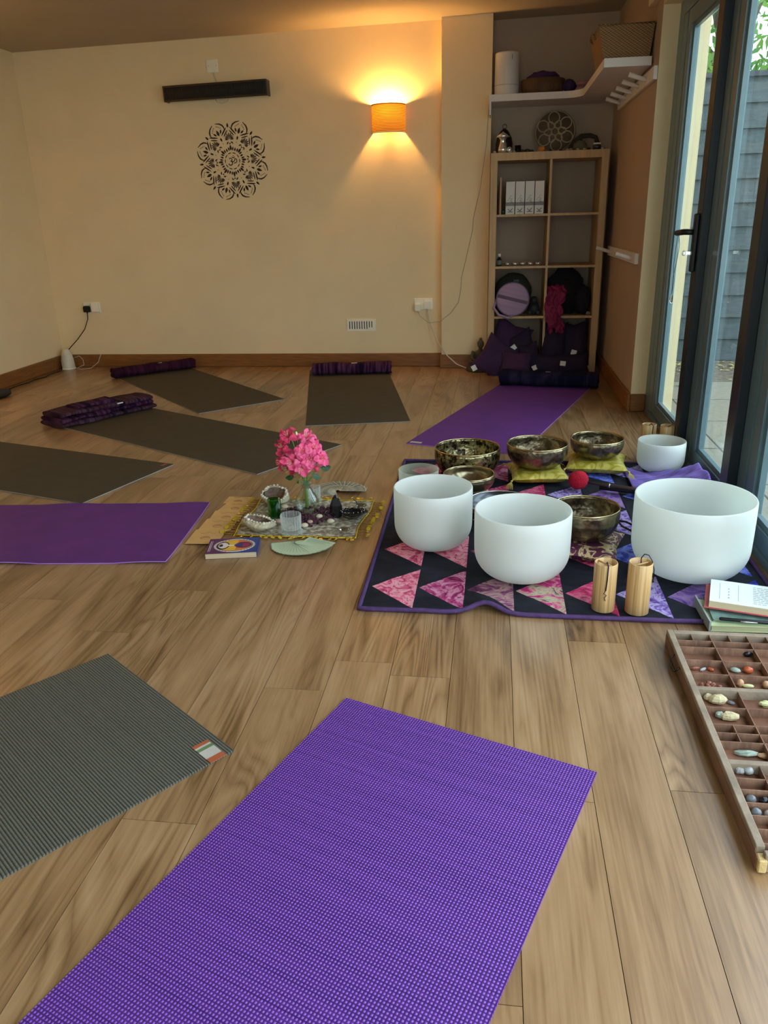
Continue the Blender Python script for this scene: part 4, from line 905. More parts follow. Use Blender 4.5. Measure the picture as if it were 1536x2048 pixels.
MB().box(.012, .075, .02, .045, .0046, .0056).build('fabric_label', mat('pale_green_label', (188, 196, 168), rough=.6), M8)

# ------------------------------------------------------------------ rolled and folded blankets
def rolled(loc, rz, Lr, w, h, m, label, seed, tagx=.05, flap=.35, name='rolled_blanket'):
    t = thing(name, label, 'blanket', loc, rz)
    b = MB(); nu, nv = 40, 30
    def P(u, v):
        a = 2*PI*u; x = (v-.5)*Lr
        ca, sa = math.cos(a), math.sin(a); e = .92
        yy = math.copysign(abs(ca)**e, ca)*w/2; zz = math.copysign(abs(sa)**e, sa)*h/2
        n_ = noise.noise(Vector((x*7 + seed, ca*1.5, sa*1.5)))*.16 + noise.noise(Vector((x*22 + seed, ca*4, sa*4)))*.05
        st = .004*math.sin(a*1 + x*5)
        k = 1 + n_ + (.04 if .08 < u < .08 + flap else 0)
        return (x + .006*math.sin(a*3 + seed)*(abs(v-.5)*2)**8, yy*k, max(h/2 + zz*k + st*0, .0006) )
    b.grid(P, nu, nv, closed_u=True); 
    b.build('roll', m, t)
    for sx in (-1, 1):      # the coiled layers showing at each end
        b = MB(); x = sx*(Lr/2 - .004); pts = []
        for i in range(90):
            a = i*.22; r = 1 - i/95.0; pts.append((x, math.cos(a)*w/2*r*.93, h/2 + math.sin(a)*h/2*r*.93))
        b.tube(pts, .0065, 6); b.build('coiled_end', m, t)
    b = MB(); b.box(tagx - .022, tagx + .022, -w*.16 - .004, -w*.16 + .006, h*.965, h*.985 + .002); b.build('stitched_label', m_tagw, t)
    return t
def matend(ox, oy, a, Lm, back, off=0, far=False):
    ux = (math.cos(a), math.sin(a)); s = 1 if far else -1; vy = (-math.sin(a)*s, math.cos(a)*s)
    return (ox + ux[0]*(.305 + off) + vy[0]*(Lm - back), oy + ux[1]*(.305 + off) + vy[1]*(Lm - back), .0052)
rolled(matend(-1.3690, 5.0244, -2.3860, 1.70, .10), -2.386 + PI, .66, .13, .075, m_bl_maroon, 'maroon rolled blanket on the far left grey mat beside the skirting', 1, .04)
rolled((-1.07, 5.93, .0052), .13, .60, .135, .085, m_bl_plum, 'plum striped rolled blanket on the middle grey mat below the air vent', 2, .02)
rolled((.385, 5.475, .0052), -.16, .66, .165, .10, m_bl_navy, 'dark navy rolled blanket on the purple mat in front of the shelving unit', 3, .0)
# folded blanket in flat layers
x, y, z = matend(-.7790, 3.9283, -2.0976, 1.83, .11)
t = thing('folded_blanket', 'plum and brown folded blanket on the left end of the long grey mat', 'blanket', (x, y, z), -2.0976 + PI)
for k, (w, hh, x0, x1, y0, y1) in enumerate(((0, .028, -.34, .325, -.125, .12), (0, .03, -.335, .31, -.118, .115), (0, .03, -.33, .315, -.108, .10), (0, .022, -.2, .06, -.075, .045))):
    z0 = (0.001, .027, .055, .083)[k]; b = MB(); nu, nv = 28, 46
    def P(u, v):
        a = 2*PI*u; ca, sa = math.cos(a), math.sin(a); e = .35
        yy = math.copysign(abs(ca)**e, ca)*(y1-y0)/2 + (y0+y1)/2; zz = math.copysign(abs(sa)**.6, sa)*hh/2; xx = x0 + (x1-x0)*v
        n_ = noise.noise(Vector((xx*6 + k*5, yy*8, sa)))
        return (xx, yy + .010*n_*(1 if abs(ca) > .5 else .3), max(z0 + hh/2 + zz + .009*n_*(1 if k else .4), .0008*(k+1)))
    b.grid(P, nu, nv, closed_u=True)
    n0 = len(b.v)
    for end in (0, nv): b.f.append(tuple(i*(nv+1) + end for i in range(nu))); b.m.append(0); b.sm.append(False)
    b.build('layer', m_bl_brown if k % 2 == 0 else m_bl_plum, t)
b = MB(); b.box(.05, .09, -.112, -.106, .075, .081); b.build('stitched_label', m_tagw, t)

# ------------------------------------------------------------------ quilt
QX0, QX1, QY0, QY1 = -.386, .872, 2.093, 3.645
qt = thing('patchwork_quilt', 'black quilt with a grid of pink, purple and blue triangles and a purple binding', 'quilt', (0, 0, 0))
def qz(x, y):
    z = .006 + .0025*noise.noise(Vector((x*9, y*9, 0))) + .002*noise.noise(Vector((x*24, y*24, 3)))
    z += .022*math.exp(-((x + .005)/.05)**2)*math.exp(-max(0, y - 2.09)/.10)
    return max(z, .0025)
CX = -.372
def qxy(x, y):
    # gentle drift of the outline, the left edge leans in towards the back and the near edge dips at the hump
    return (x - (.028*(y - 2.09)/1.55 if x < CX + .001 else 0), y + .03*math.exp(-((x + .005)/.06)**2)*math.exp(-max(0, y - 2.09)/.08))
b = MB(); cw, rh = .1525, .3085; CX, CY = -.372, 2.098
NX, NY = 100, 120
def qcol(x, y):
    c = math.floor((x - CX)/cw); r = math.floor((y - CY)/rh); u = (x - CX)/cw - c; v = (y - CY)/rh - r
    if c < 0 or c > 7 or r < 0 or r > 4: return 0
    if abs(v - .5) < u*.47 and u < .965:
        seq = [[1, 2, 3, 4, 5, 6, 7, 8], [1, 1, 2, 3, 5, 8, 6, 8], [2, 3, 1, 2, 4, 6, 7, 8], [3, 2, 5, 5, 6, 7, 8, 6], [5, 3, 2, 6, 7, 8, 6, 7]][r]
        return seq[c]
    return 0
# build cell by cell so that the triangle edges are crisp
def fan(poly, mi, n=6):
    """subdivide a triangle or quad by bilinear patches"""
    if len(poly) == 3: poly = [poly[0], poly[0], poly[1], poly[2]]
    def f(u, v):
        x = (1-u)*((1-v)*poly[0][0] + v*poly[1][0]) + u*((1-v)*poly[3][0] + v*poly[2][0])
        y = (1-u)*((1-v)*poly[0][1] + v*poly[1][1]) + u*((1-v)*poly[3][1] + v*poly[2][1])
        X, Y = qxy(x, y); seam = 0
        for (ax, ay), (bx, by) in zip(poly, poly[1:] + poly[:1]):
            l = math.hypot(bx-ax, by-ay)
            if l > 1e-4: d = abs((x-ax)*(by-ay) - (y-ay)*(bx-ax))/l; seam = max(seam, 1 - d/.006)
        return (X, Y, qz(x, y) - .0001*max(0, seam))
    b.grid(f, n, n, mi)
for r in range(5):
    for c in range(8):
        x0, x1, y0, y1 = CX + c*cw, CX + (c+1)*cw, CY + r*rh, CY + (r+1)*rh; ym = (y0+y1)/2; xb = x1 - .005; m_ = qcol(x1 - .02, ym)
        jit = .006*math.sin(c*3 + r*5)
        T1, T2, T3 = (x0 + .003, ym + jit), (xb, y1 - .012), (xb, y0 + .012)
        fan([T1, T2, T3], m_, 8); fan([(x0, y0), (x1, y0), T3, T1], 0, 8); fan([(x0, y1), (x1, y1), T2, T1], 0, 8)
        fan([(x1, y0), (x1, y1), T2, T3], 0, 4); fan([(x0, y0), (x0, y1), T1, T1], 0, 4)
fan([(QX0, QY0), (CX, CY), (CX, CY + 5*rh), (QX0, QY1)], 0, 24); fan([(CX + 8*cw, CY), (QX1, QY0), (QX1, QY1), (CX + 8*cw, CY + 5*rh)], 0, 16); fan([(QX0, QY0), (QX1, QY0), (CX + 8*cw, CY), (CX, CY)], 0, 40); fan([(CX, CY + 5*rh), (CX + 8*cw, CY + 5*rh), (QX1, QY1), (QX0, QY1)], 0, 24)
o = b.build('patchwork', m_q, qt, fixn=False)
b = MB(); b.grid(lambda u, v: (lambda x, y: qxy(x, y) + (max(qz(x, y) - .0025, .001),))(QX0 + (QX1-QX0)*u, QY0 + (QY1-QY0)*v), 80, 90); b.build('wadding', m_q[0], qt)
b = MB(); pts = []
for i in range(60): x = QX0 + (QX1-QX0)*i/60; X, Y = qxy(x, QY0); pts.append((X, Y, qz(x, QY0) + .002))
for i in range(60): y = QY0 + (QY1-QY0)*i/60; pts.append((QX1, y, qz(QX1, y) + .002))
for i in range(60): x = QX1 - (QX1-QX0)*i/60; pts.append((x, QY1, qz(x, QY1) + .002))
for i in range(60): y = QY1 - (QY1-QY0)*i/60; X, Y = qxy(QX0, y); pts.append((X, Y, qz(QX0, y) + .002))
b.tube([(p[0], p[1], max(p[2], .0075)) for p in pts], .0075, 8, closed=True); b.build('binding', m_q[9], qt)

# purple cloth at the back right, partly up against the door sill
def pc(u, v):
    x = .60 + .275*u; y = 3.04 + .385*v + .14*(1-u)**2*v
    z = .013 + .010*abs(math.sin(v*8 + u*5)) + .008*noise.noise(Vector((u*6, v*6, 0)))
    z += .095*max(0, (u-.35)/.65)**1.3*(.55 + .45*math.sin(.4 + v*2.6)) + .004*math.sin(v*14 + u*3)*max(0, u-.3)
    return (x, y, max(z, .012))
b = MB(); b.grid(pc, 44, 44); o = b.build('purple_cloth', mat('violet_striped_cloth', (112, 86, 176), rough=.9, var=.25, scale=3, stretch=(3, 26, 3), col2=(150, 128, 206), bump=.3, bscale=60)); s_ = o.modifiers.new('s', 'SOLIDIFY'); s_.thickness = .004; tag(o, 'crumpled violet striped cloth behind the largest white bowl, rising against the door sill', 'cloth')

# ------------------------------------------------------------------ frosted crystal bowls
def crystal(R, H, th=.006):
    out = [(0, 0), (.40*R, .0), (.58*R, .010*1), (.74*R, .035*H/.22), (.87*R, .075*H/.22), (.945*R, .055 + .055*H/.22), (.985*R, .55*H), (R, .7*H), (R, H - .003), (R - .001, H)]
    out = [(0, 0)]; n = 12
    for i in range(n+1):
        a = PI/2*i/n; out.append((.42*R + .575*R*math.sin(a)**.92, .40*H*(1 - math.cos(a))))
    out += [(R, .6*H), (R*1.002, .8*H), (R*1.0, H - .003), (R - .0015, H)]
    inn = [(R - th + .0015, H), (R - th, H - .003), (R - th, .8*H), (R - th, .6*H)]
    for i in range(n, -1, -1):
        a = PI/2*i/n; inn.append((.42*R + .575*R*math.sin(a)**.92 - th*math.sin(a)**.5, .40*H*(1 - math.cos(a)) + th*(1 - .5*math.sin(a))))
    inn.append((0, th))
    return MB().lathe(out + inn, 72)
for (cx, cy, R, H, l) in ((-.198, 2.608, .139, .219, 'white frosted crystal bowl at the front left of the quilt'), (.107, 2.380, .154, .225, 'white frosted crystal bowl second from the left, nearest the front'),
                       (.644, 2.442, .183, .259, 'largest white frosted crystal bowl, at the right of the quilt'), (.763, 3.545, .104, .139, 'smallest white frosted crystal bowl at the back right by the door')):
    tag(crystal(R, H).build('crystal_singing_bowl', m_crystal, None, (cx, cy, .0105)), l, 'singing bowl', 'white crystal singing bowls')
# clear glass bowl
t = thing('glass_bowl', 'small clear glass bowl with pink petals at the back left corner of the quilt', 'bowl', (-.302, 3.165, .011), 0)
MB().lathe([(0, 0), (.06, 0), (.078, .012), (.083, .04), (.086, .105), (.0825, .105), (.079, .04), (.073, .016), (.055, .006), (0, .006)], 48).build('glass', milky('thin_milky_glass', (232, 236, 216)), t)
tag(blob((-.29, 3.165, .036), (.045, .04, .016), 4, .35).build('pink_petals', mat('pink_petals', (230, 150, 170), rough=.7, var=.2, scale=30)), 'clump of pink petals inside the clear glass bowl', 'petals', kind='stuff')

# ------------------------------------------------------------------ metal singing bowls
def metal_bowl(R, H, th=.004):
    P = []; n = 14
    for i in range(n+1):
        a = PI/2*i/n; P.append((.34*R + .66*R*math.sin(a), .80*H*(1 - math.cos(a))))
    P = [(0, 0)] + P + [(R*.998, .9*H), (R*.99, H)]
    Q = [(R*.99 - th, H), (R*.998 - th, .9*H)] + [(.34*R + .66*R*math.sin(PI/2*i/n) - th*math.sin(PI/2*i/n), .80*H*(1 - math.cos(PI/2*i/n)) + th*math.cos(PI/2*i/n)) for i in range(n, -1, -1)] + [(0, th)]
    return P, Q
def brass_bowl(name, loc, R, H, m, label, mi=None, rim=m_brass_rim):
    P, Q = metal_bowl(R, H); t = thing(name, label, 'singing bowl', loc, 0, 'metal singing bowls')
    b = MB(); b.lathe(P + Q, 64); b.build('body', m, t)
    b = MB(); b.tube([((R*.99 - .002)*math.cos(i*PI/32), (R*.99 - .002)*math.sin(i*PI/32), H) for i in range(64)], .0032, 8, closed=True); b.build('lip', rim, t)
brass_bowl('brass_singing_bowl', (-.104, 3.405, .0125), .147, .134, m_brass_b, 'spotted brass singing bowl directly on the quilt, leftmost of the back row')
brass_bowl('brass_singing_bowl', (.203, 3.393, .066), .134, .106, m_brass, 'brass singing bowl on a gold cushion, middle of the back row')
brass_bowl('brass_singing_bowl', (.478, 3.544, .068), .119, .089, m_brass, 'brass singing bowl on a gold cushion, rightmost of the back row')
brass_bowl('brass_singing_bowl', (.331, 2.599, .056), .114, .113, m_brass, 'brass singing bowl on a maroon brocade cushion beside the largest white bowl')
brass_bowl('brass_singing_bowl', (-.088, 3.15, .030), .108, .075, m_brass_c, 'small smooth brass bowl behind the front left white bowl')
t = thing('metal_bowl', 'wide dark shallow metal bowl behind the two front white bowls', 'bowl', (.045, 2.905, .0125)); b = MB(); b.lathe([(0, 0), (.06, 0), (.10, .012), (.128, .035), (.134, .055), (.130, .055), (.124, .036), (.096, .016), (.055, .004), (0, .004)], 56); b.build('body', mat('pewter', (96, 96, 100), rough=.28, metal=1., var=.1), t)
b = MB(); b.tube([(.132*math.cos(i*PI/24), .132*math.sin(i*PI/24), .056) for i in range(48)], .0025, 6, closed=True); b.build('lip', m_steel, t)
t = thing('felt_ring', 'cream felt ring under the small smooth brass bowl', 'ring', (-.088, 3.15, .0115)); b = MB(); b.tube([(.075*math.cos(i*PI/20), .075*math.sin(i*PI/20), .010) for i in range(40)], .0095, 10, closed=True); b.build('ring', mat('cream_felt', (206, 192, 150), rough=.9), t)

# cushions under the bowls
def brocade(name, cols, dark):
    m, nt, b, out = newmat(name); L = nt.links; v = coords(nt)
    no = N(nt, 'ShaderNodeTexNoise'); no.inputs['Scale'].default_value = 16; no.inputs['Detail'].default_value = 1; no.inputs['Distortion'].default_value = 2.2; L.new(v, no.inputs['Vector'])
    r = ramp(nt, cols); L.new(no.outputs['Fac'], r.inputs['Fac']); L.new(r.outputs[0], b.inputs['Base Color'])
    b.inputs['Roughness'].default_value = dark; b.inputs['Metallic'].default_value = .25
    n2 = N(nt, 'ShaderNodeTexNoise'); n2.inputs['Scale'].default_value = 120; L.new(v, n2.inputs['Vector']); bp = N(nt, 'ShaderNodeBump'); bp.inputs['Strength'].default_value = .3; bp.inputs['Distance'].default_value = .003; L.new(n2.outputs['Fac'], bp.inputs['Height']); L.new(bp.outputs[0], b.inputs['Normal'])
    return m
m_goldc = brocade('gold_silk', [(.4, (176, 156, 42)), (.6, (212, 196, 96))], .4)
m_maroonc = brocade('maroon_brocade', [(.0, (74, 28, 56)), (.54, (96, 40, 66)), (.56, (200, 170, 120)), (.64, (206, 184, 140)), (.66, (90, 36, 62))], .55)
m_goldthread = mat('gold_thread', (206, 184, 90), rough=.6)
def bowl_cushion(loc, rz, w, d, h, m, label, tass=True):
    t = thing('bowl_cushion', label, 'cushion', loc, rz)
    def P(u, v, s):
        x, y = (u-.5)*2, (v-.5)*2; e = max(0, (1 - abs(x)**3)*(1 - abs(y)**3))**.4
        k = 1 - .10*(1 - abs(y))*x*x; k2 = 1 - .10*(1 - abs(x))*y*y
        n_ = noise.noise(Vector((x*2 + loc[0]*9, y*2, s)))*.10; dip = .22*math.exp(-(x*x + y*y)*2.2) if s > 0 else 0
        return (x*w/2*k, y*d/2*k2, h/2 + s*h/2*e*(1 + n_ - dip))
    b = MB(); b.grid(lambda u, v: P(u, v, -1), 22, 22); b.grid(lambda u, v: P(u, v, 1), 22, 22); b.v = [(x, y, max(z, .0005)) for x, y, z in b.v]; b.build('cover', m, t)
    if tass:
        for sx in (-1, 1):
            for sy in (-1, 1):
                b = MB(); x, y = sx*w/2*.98, sy*d/2*.98; q = math.atan2(sy*.9, sx*.6)
                b.tube([(x, y, h/2), (x + .008*math.cos(q), y + .008*math.sin(q), h/2)], .003, 6); b.ball((x + .012*math.cos(q), y + .012*math.sin(q), h/2 - .002), .005, 8, 6)
                for k in range(7):
                    a = q + (k-3)*.14; r0, r1 = .014, .042
                    b.tube([(x + r0*math.cos(q), y + r0*math.sin(q), h/2 - .004), (x + (r0+r1)/2*math.cos(a), y + (r0+r1)/2*math.sin(a), h*.28), (x + r1*math.cos(a), y + r1*math.sin(a), .002)], .0013, 4)
                b.build('tassel', m_goldthread, t)
    return t
bowl_cushion((.205, 3.39, .0115), .12, .25, .24, .062, m_goldc, 'gold silk cushion under the middle brass bowl of the back row')
bowl_cushion((.480, 3.545, .0115), -.10, .27, .25, .064, m_goldc, 'gold silk cushion under the rightmost brass bowl of the back row')
bowl_cushion((.328, 2.585, .0115), -.25, .25, .26, .052, m_maroonc, 'maroon brocade cushion with gold scrolls under the brass bowl beside the largest white bowl', False)

# ------------------------------------------------------------------ mallets, chimes, striker ring
t = thing('felt_mallet', 'mallet with a red felt ball head and dark handle lying across the quilt', 'mallet', (.372, 3.245, .011))
m_red = mat('red_felt', (196, 24, 52), rough=1, var=.2, scale=30, bump=.8, bscale=160)
b = MB(); b.ball((0, 0, .042), (.042, .041, .042), 24, 16, f=lambda v: v*(1 + .05*noise.noise(v*2) - (.05 if abs(v.z) > .8 else 0))); b.build('head', m_red, t)
b = MB(); b.tube([(.036, -.012, .036), (.10, -.028, .031), (.12, -.033, .030), (.21, -.058, .026), (.33, -.09, .022)], [.005, .0055, .0085, .0085, .008], 10); b.build('handle', mat('dark_stained_wood', (62, 46, 44), rough=.35), t)
MB().tube([(.122, -.034, .030), (.127, -.0352, .030)], .0095, 10).build('collar', m_steel, t)
t = thing('leather_striker', 'dark wooden striker stick behind the red felt mallet', 'striker', (.46, 3.235, .011), -.25); MB().tube([(0, 0, .014), (.09, 0, .013), (.17, 0, .012)], [.010, .012, .013], 12).build('stick', mat('black_leather', (30, 28, 34), rough=.5), t)
t = thing('tuning_fork', 'steel looped striker poking out from behind the largest white bowl', 'striker', (.475, 2.83, .012)); b = MB(); b.tube([(0, 0, .02), (.012, -.05, .016), (.05, -.10, .012), (.10, -.14, .010)], .004, 8); b.tube([(0, 0, .02), (.03, -.02, .022), (.07, -.07, .018), (.11, -.12, .012)], .004, 8); b.build('fork', m_darkmetal, t)
def chime(loc, rz, label, R=.0335, H=.168, cordkind=0):
    t = thing('bamboo_chime', label, 'chime', loc, rz, 'bamboo wind chimes'); th = .0035
    MB().lathe([(0, .012), (R - th, .012), (R - th, H), (R - th + .001, H + .0008), (R - .001, H + .0008), (R, H - .001), (R, .001), (R - .001, 0), (0, 0)], 40).build('tube', m_bamboo, t)
    a = .5 if cordkind else -.9
    b = MB(); b.tube([(-(R-th)*math.cos(a), -(R-th)*math.sin(a), H - .006), ((R-th)*math.cos(a), (R-th)*math.sin(a), H - .006)], .0028, 8); b.build('cross_bar', m_bamboo, t)
    b = MB()
    if cordkind == 0: b.tube([(0, -.002, H - .004), (.0, -.02, H + .008), (.002, -R - .002, H + .0), (.001, -R - .003, H - .04), (-.001, -R - .003, H - .075)], .0018, 6); b.tube([(-.001, -R - .003, H - .075), (-.006, -R - .003, H - .085), (.002, -R - .003, H - .09), (-.004, -R - .003, H - .098), (.0, -R - .003, H - .108)], .0011, 5)
    else: b.tube([(0, 0, H - .004), (-.0, .002, H + .012), (.008, .002, H + .024), (.020, 0, H + .022), (.030, -.004, H + .006), (R + .003, -.005, H - .02), (R + .004, -.005, H - .055)], .0016, 6); b.tube([(R + .004, -.005, H - .05), (R + .003, -.006, H - .06)], .003, 6)
    b.build('cord', m_black, t)
chime((.341, 2.150, .0105), 0, 'bamboo wind chime standing at the quilt front edge, left one of the pair', R=.0335, H=.150)
chime((.4365, 2.140, .0105), 0, 'bamboo wind chime standing at the quilt front edge, right one of the pair', R=.034, H=.158, cordkind=1)
chime((.746, 3.775, .0), .3, 'bamboo wind chime behind the smallest white bowl, left one of the pair', H=.165)
chime((.826, 3.75, .0), .9, 'bamboo wind chime behind the smallest white bowl, right one of the pair', H=.165, cordkind=0)

# ------------------------------------------------------------------ book stack at the right
def book(loc, rz, w, d, h, cover, pages, label, closed=True, name='book', top=None):
    t = thing(name, label, 'book', loc, rz)
    cube_part('page_block', pages, t, .004, w - .003, .003, d - .003, .0015, h - .0015)
    cube_part('cover', cover, t, 0, w, 0, d, 0, .0015)
    cube_part('front_cover', top or cover, t, 0, w, 0, d, h - .0015, h)
    cube_part('spine', cover, t, 0, .003, 0, d, 0, h) if False else cube_part('spine', cover, t, 0, w, d - .003, d, 0, h)
    return t
m_pg = mat('page_edges', (200, 182, 148), rough=.9, var=.1, scale=3, stretch=(1, 1, 300)); m_pgg = mat('greenish_page_edges', (190, 190, 150), rough=.9, var=.1, scale=3, stretch=(1, 1, 300)); m_paper = mat('white_page', (236, 238, 232), rough=.8, var=.02)
bs = book((.619, 2.035, .010), .02, .24, .165, .018, mat('pale_green_cover', (188, 200, 150), rough=.5), m_pgg, 'pale green bottom book of the stack by the printers tray')
cube_part('dust_jacket_edge', mat('grey_jacket', (150, 160, 160), rough=.5), bs, -.004, .001, .0, .165, 0, .030)
t = book((.63, 2.06, .029), -.06, .23, .15, .007, mat('teal_printed_cover', (120, 150, 140), rough=.4, var=.3, scale=30), m_pgg, 'thin teal green booklet between the two thicker books')
t = thing('pen', 'black pen with a steel clip lying on the teal booklet edge', 'pen', (.645, 2.055, .0405), -.11); MB().tube([(0, 0, 0), (.004, 0, 0), (.13, 0, 0), (.14, 0, 0)], [.003, .005, .005, .003], 12).build('barrel', m_black, t); MB().tube([(.055, -.005, .0), (.062, -.0075, 0), (.098, -.0065, 0)], .0013, 6).build('clip', m_steel, t)
ub = thing('book', 'book lying open showing a white page with lines of text, top of the stack', 'book', (.628, 2.108, .0465), -.27)
cube_part('red_cover', mat('red_cover', (190, 84, 88), rough=.5), ub, -.012, .27, -.003, .155, 0, .003)
cube_part('page_block', m_pg, ub, .0, .25, .0, .15, .003, .022)
pg_ = cube_part('page', m_paper, ub, .0, .25, .0, .15, .022, .0235)
m_pr = mat('faint_print', (168, 182, 190), rough=.8)
b = MB(); rn = random.Random(4)
for j in range(10):
    y0 = .018 + j*.012; x = .115
    while x < .235:
        w = rn.uniform(.006, .02); b.box(x, min(x + w, .24), y0, y0 + .004, .0235, .0237); x += w + .003
for x in (.025, .075): b.box(x, x + .0016, .02, .13, .0235, .0237)
for j in range(4): b.box(.048, .052, .03 + j*.02, .04 + j*.02, .0235, .0237)
b.build('printed_text', m_pr, pg_)

# ------------------------------------------------------------------ printer's tray with stones
TX0, TX1, TY0, TY1, TH = .487, .857, 1.158, 1.972, .045
t = thing('printers_tray', 'old wooden printers type tray of small compartments lying on the floor at the right', 'tray', (0, 0, 0))
cube_part('bed', m_traybed, t, TX0 + .006, TX1 - .006, TY0 + .006, TY1 - .006, .004, .021)
b = MB(); b.box(TX0, TX0 + .016, TY0 + .022, TY1, .002, TH, bev=.0015); b.build('long_side', m_oldwood_top, t)
MB().box(TX0 - .001, TX0 + .0, TY0 + .01, TY1 - .002, .003, TH - .012).build('side_face', m_oldwood, t)
b = MB(); b.box(TX1 - .016, TX1, TY0, TY1, .002, TH, bev=.0015); b.build('long_side', m_oldwood_top, t)
b = MB(); b.box(TX0 + .016, TX1 - .016, TY1 - .016, TY1, .002, TH - .001, bev=.0015); b.build('end_board', m_oldwood_top, t)
b = MB(); b.box(TX0 + .012, TX1 - .016, TY0 + .004, TY0 + .018, .002, TH - .004, bev=.0015); b.build('end_board', m_oldwood_top, t)
b = MB(); b.box(TX0 + .001, TX0 + .016, TY0, TY0 + .0215, .003, TH - .014, bev=.002); b.build('broken_corner', mat('raw_pine', (206, 178, 120), rough=.8, bump=.6), t)
b = MB(); b.tube([(TX0 - .002, 1.86, .034), (TX0 - .012, 1.855, .02), (TX0 - .012, 1.80, .018), (TX0 - .002, 1.795, .032)], .0025, 6); b.build('label_holder', m_darkmetal, t)
XA, XB, YA, YB_ = TX0 + .016, TX1 - .016, TY0 + .018, TY1 - .016
zt = TH - .003
rows1 = [1.921, 1.887, 1.822, 1.757]; rows2 = [1.615, 1.549, 1.518, 1.487]; rows3 = [1.368, 1.334, 1.297, 1.262, 1.226, 1.190]
for y in (1.690, 1.4165): cube_part('cross_rail', m_oldwood_top, t, XA, XB, y - .007, y + .007, .0205, TH - .001)
for i, y in enumerate(rows1 + rows2 + rows3):
    xb_ = XB if y != 1.549 else XB
    cube_part('partition', m_oldwood, t, XA, xb_, y - .0011, y + .0011, .0205, zt)
for x in (.594, .689, .785): cube_part('long_partition', m_oldwood, t, x - .0011, x + .0011, 1.697, YB_, .0205, zt); cube_part('long_partition', m_oldwood, t, x - .0011, x + .0011, 1.424, 1.683, .0205, zt)
for x in (.5465, .642, .738): cube_part('short_partition', m_oldwood, t, x - .001, x + .001, 1.922, YB_, .0205, zt); cube_part('short_partition', m_oldwood, t, x - .001, x + .001, 1.488, 1.548, .0205, zt)
for x in (.5615, .622, .683, .744, .80): cube_part('long_partition', m_oldwood, t, x - .001, x + .001, YA, 1.409, .0205, zt)
SM = {'black': mat('black_tourmaline', (26, 26, 30), rough=.15), 'clear': mat('clear_quartz_stone', (214, 216, 214), rough=.1, trans=.4), 'carn': mat('carnelian', (186, 92, 54), rough=.2), 'green': mat('pale_green_stone', (152, 166, 150), rough=.25),
      'cream': mat('cream_rough_stone', (196, 184, 144), rough=.8, bump=.5), 'brown': mat('brown_tumbled_stone', (140, 84, 66), rough=.4), 'grey': mat('grey_tumbled_stone', (118, 122, 126), rough=.15, var=.3), 'lime': mat('lime_cream_stone', (204, 208, 150), rough=.6), 'tan': mat('tan_tumbled_stone', (196, 156, 116), rough=.25)}
def stone(x, y, kind, rx, ry, rz_, label, seed, rough=0, rot=0):
    sm = not rough
    o = MB().ball((0, 0, 0), (rx, ry, rz_), 8 if rough else 16, 6 if rough else 12, f=lambda v: v*(1 + (.35 if rough else .12)*noise.noise(v*1.6 + Vector((seed*3.1, 0, seed)))), smooth=sm).build('crystal' if rough else 'tumbled_stone', SM[kind], None, (x, y, .0212 + rz_*.92), (0, 0, rot))
    tag(o, label, 'stone')
stone(0.6749, 1.8876, 'black', .013, .008, .008, 'shiny black oval stone in the third row of the tray', 1)
stone(0.6230, 1.9729, 'clear', .008, .006, .006, 'small white stone in the top row of the tray', 2)
stone(0.6795, 1.9712, 'clear', .007, .005, .005, 'tiny pale stone in the top row of the tray, right of the white one', 3)
stone(0.6434, 1.9342, 'brown', .016, .006, .006, 'long brownish crystal in the second row of the tray', 4, 1)
stone(0.6230, 1.8069, 'green', .013, .008, .006, 'greenish leaf shaped stone in the fourth row of the tray', 5, 0, -.3)
stone(0.6531, 1.8060, 'carn', .012, .009, .009, 'glossy orange carnelian in the fourth row of the tray', 6)
stone(0.5267, 1.8083, 'brown', .012, .005, .005, 'red brown crystal stick at the left wall of the tray, fourth row', 7, 1, .3)
stone(0.5454, 1.8065, 'clear', .011, .004, .004, 'white splinter crystal crossing the red one in the fourth row', 8, 1, .7)
stone(0.5636, 1.8069, 'carn', .009, .0045, .0045, 'small glossy red stick in the fourth row of the tray', 9, 0, -.6)
for i, (dx, dy) in enumerate(((.0, .0), (.014, -.004), (.027, .003), (.04, -.005), (.02, .010))):
    stone(.522 + dx, 1.726 + dy, 'brown', .008, .007, .007, ('leftmost', 'second', 'third', 'rightmost', 'rearmost')[i] + ' of the rough rose brown stones heaped in the fifth row', 10 + i, 1)
stone(0.6161, 1.7417, 'tan', .009, .008, .010, 'upright honey coloured stone in the fifth row beside the partition', 16)
stone(0.6337, 1.7369, 'lime', .014, .005, .005, 'flat cream stone in front of the honey coloured one', 17)
stone(0.6770, 1.7397, 'tan', .010, .010, .010, 'round tan stone in the fifth row of the tray', 18)
stone(0.5438, 1.6609, 'cream', .020, .013, .013, 'rough cream stone just below the first cross rail', 19, 1)
stone(0.5251, 1.6739, 'cream', .010, .009, .009, 'smaller rough cream stone at the tray wall below the first cross rail', 20, 1)
stone(0.5740, 1.6618, 'grey', .010, .004, .004, 'thin dark splinter beside the rough cream stone', 21, 1, -.4)
stone(0.6506, 1.6589, 'lime', .016, .008, .008, 'lime tinted knobbly stone right of the partition', 22, 1)
stone(0.6724, 1.6557, 'green', .010, .009, .009, 'pale green stone next to the lime tinted one', 23, 1)
stone(0.5528, 1.5974, 'cream', .022, .010, .011, 'blocky beige stone in the wide compartment', 24, 1)
stone(0.5337, 1.6040, 'green', .010, .009, .008, 'grey green nub left of the blocky beige stone', 25, 1)
stone(0.6520, 1.5943, 'clear', .014, .005, .005, 'white crystal point right of the partition in the middle section', 26, 1, -.5)
stone(0.6775, 1.5892, 'clear', .012, .005, .005, 'slanting clear crystal point right of the white one', 27, 1, .5)
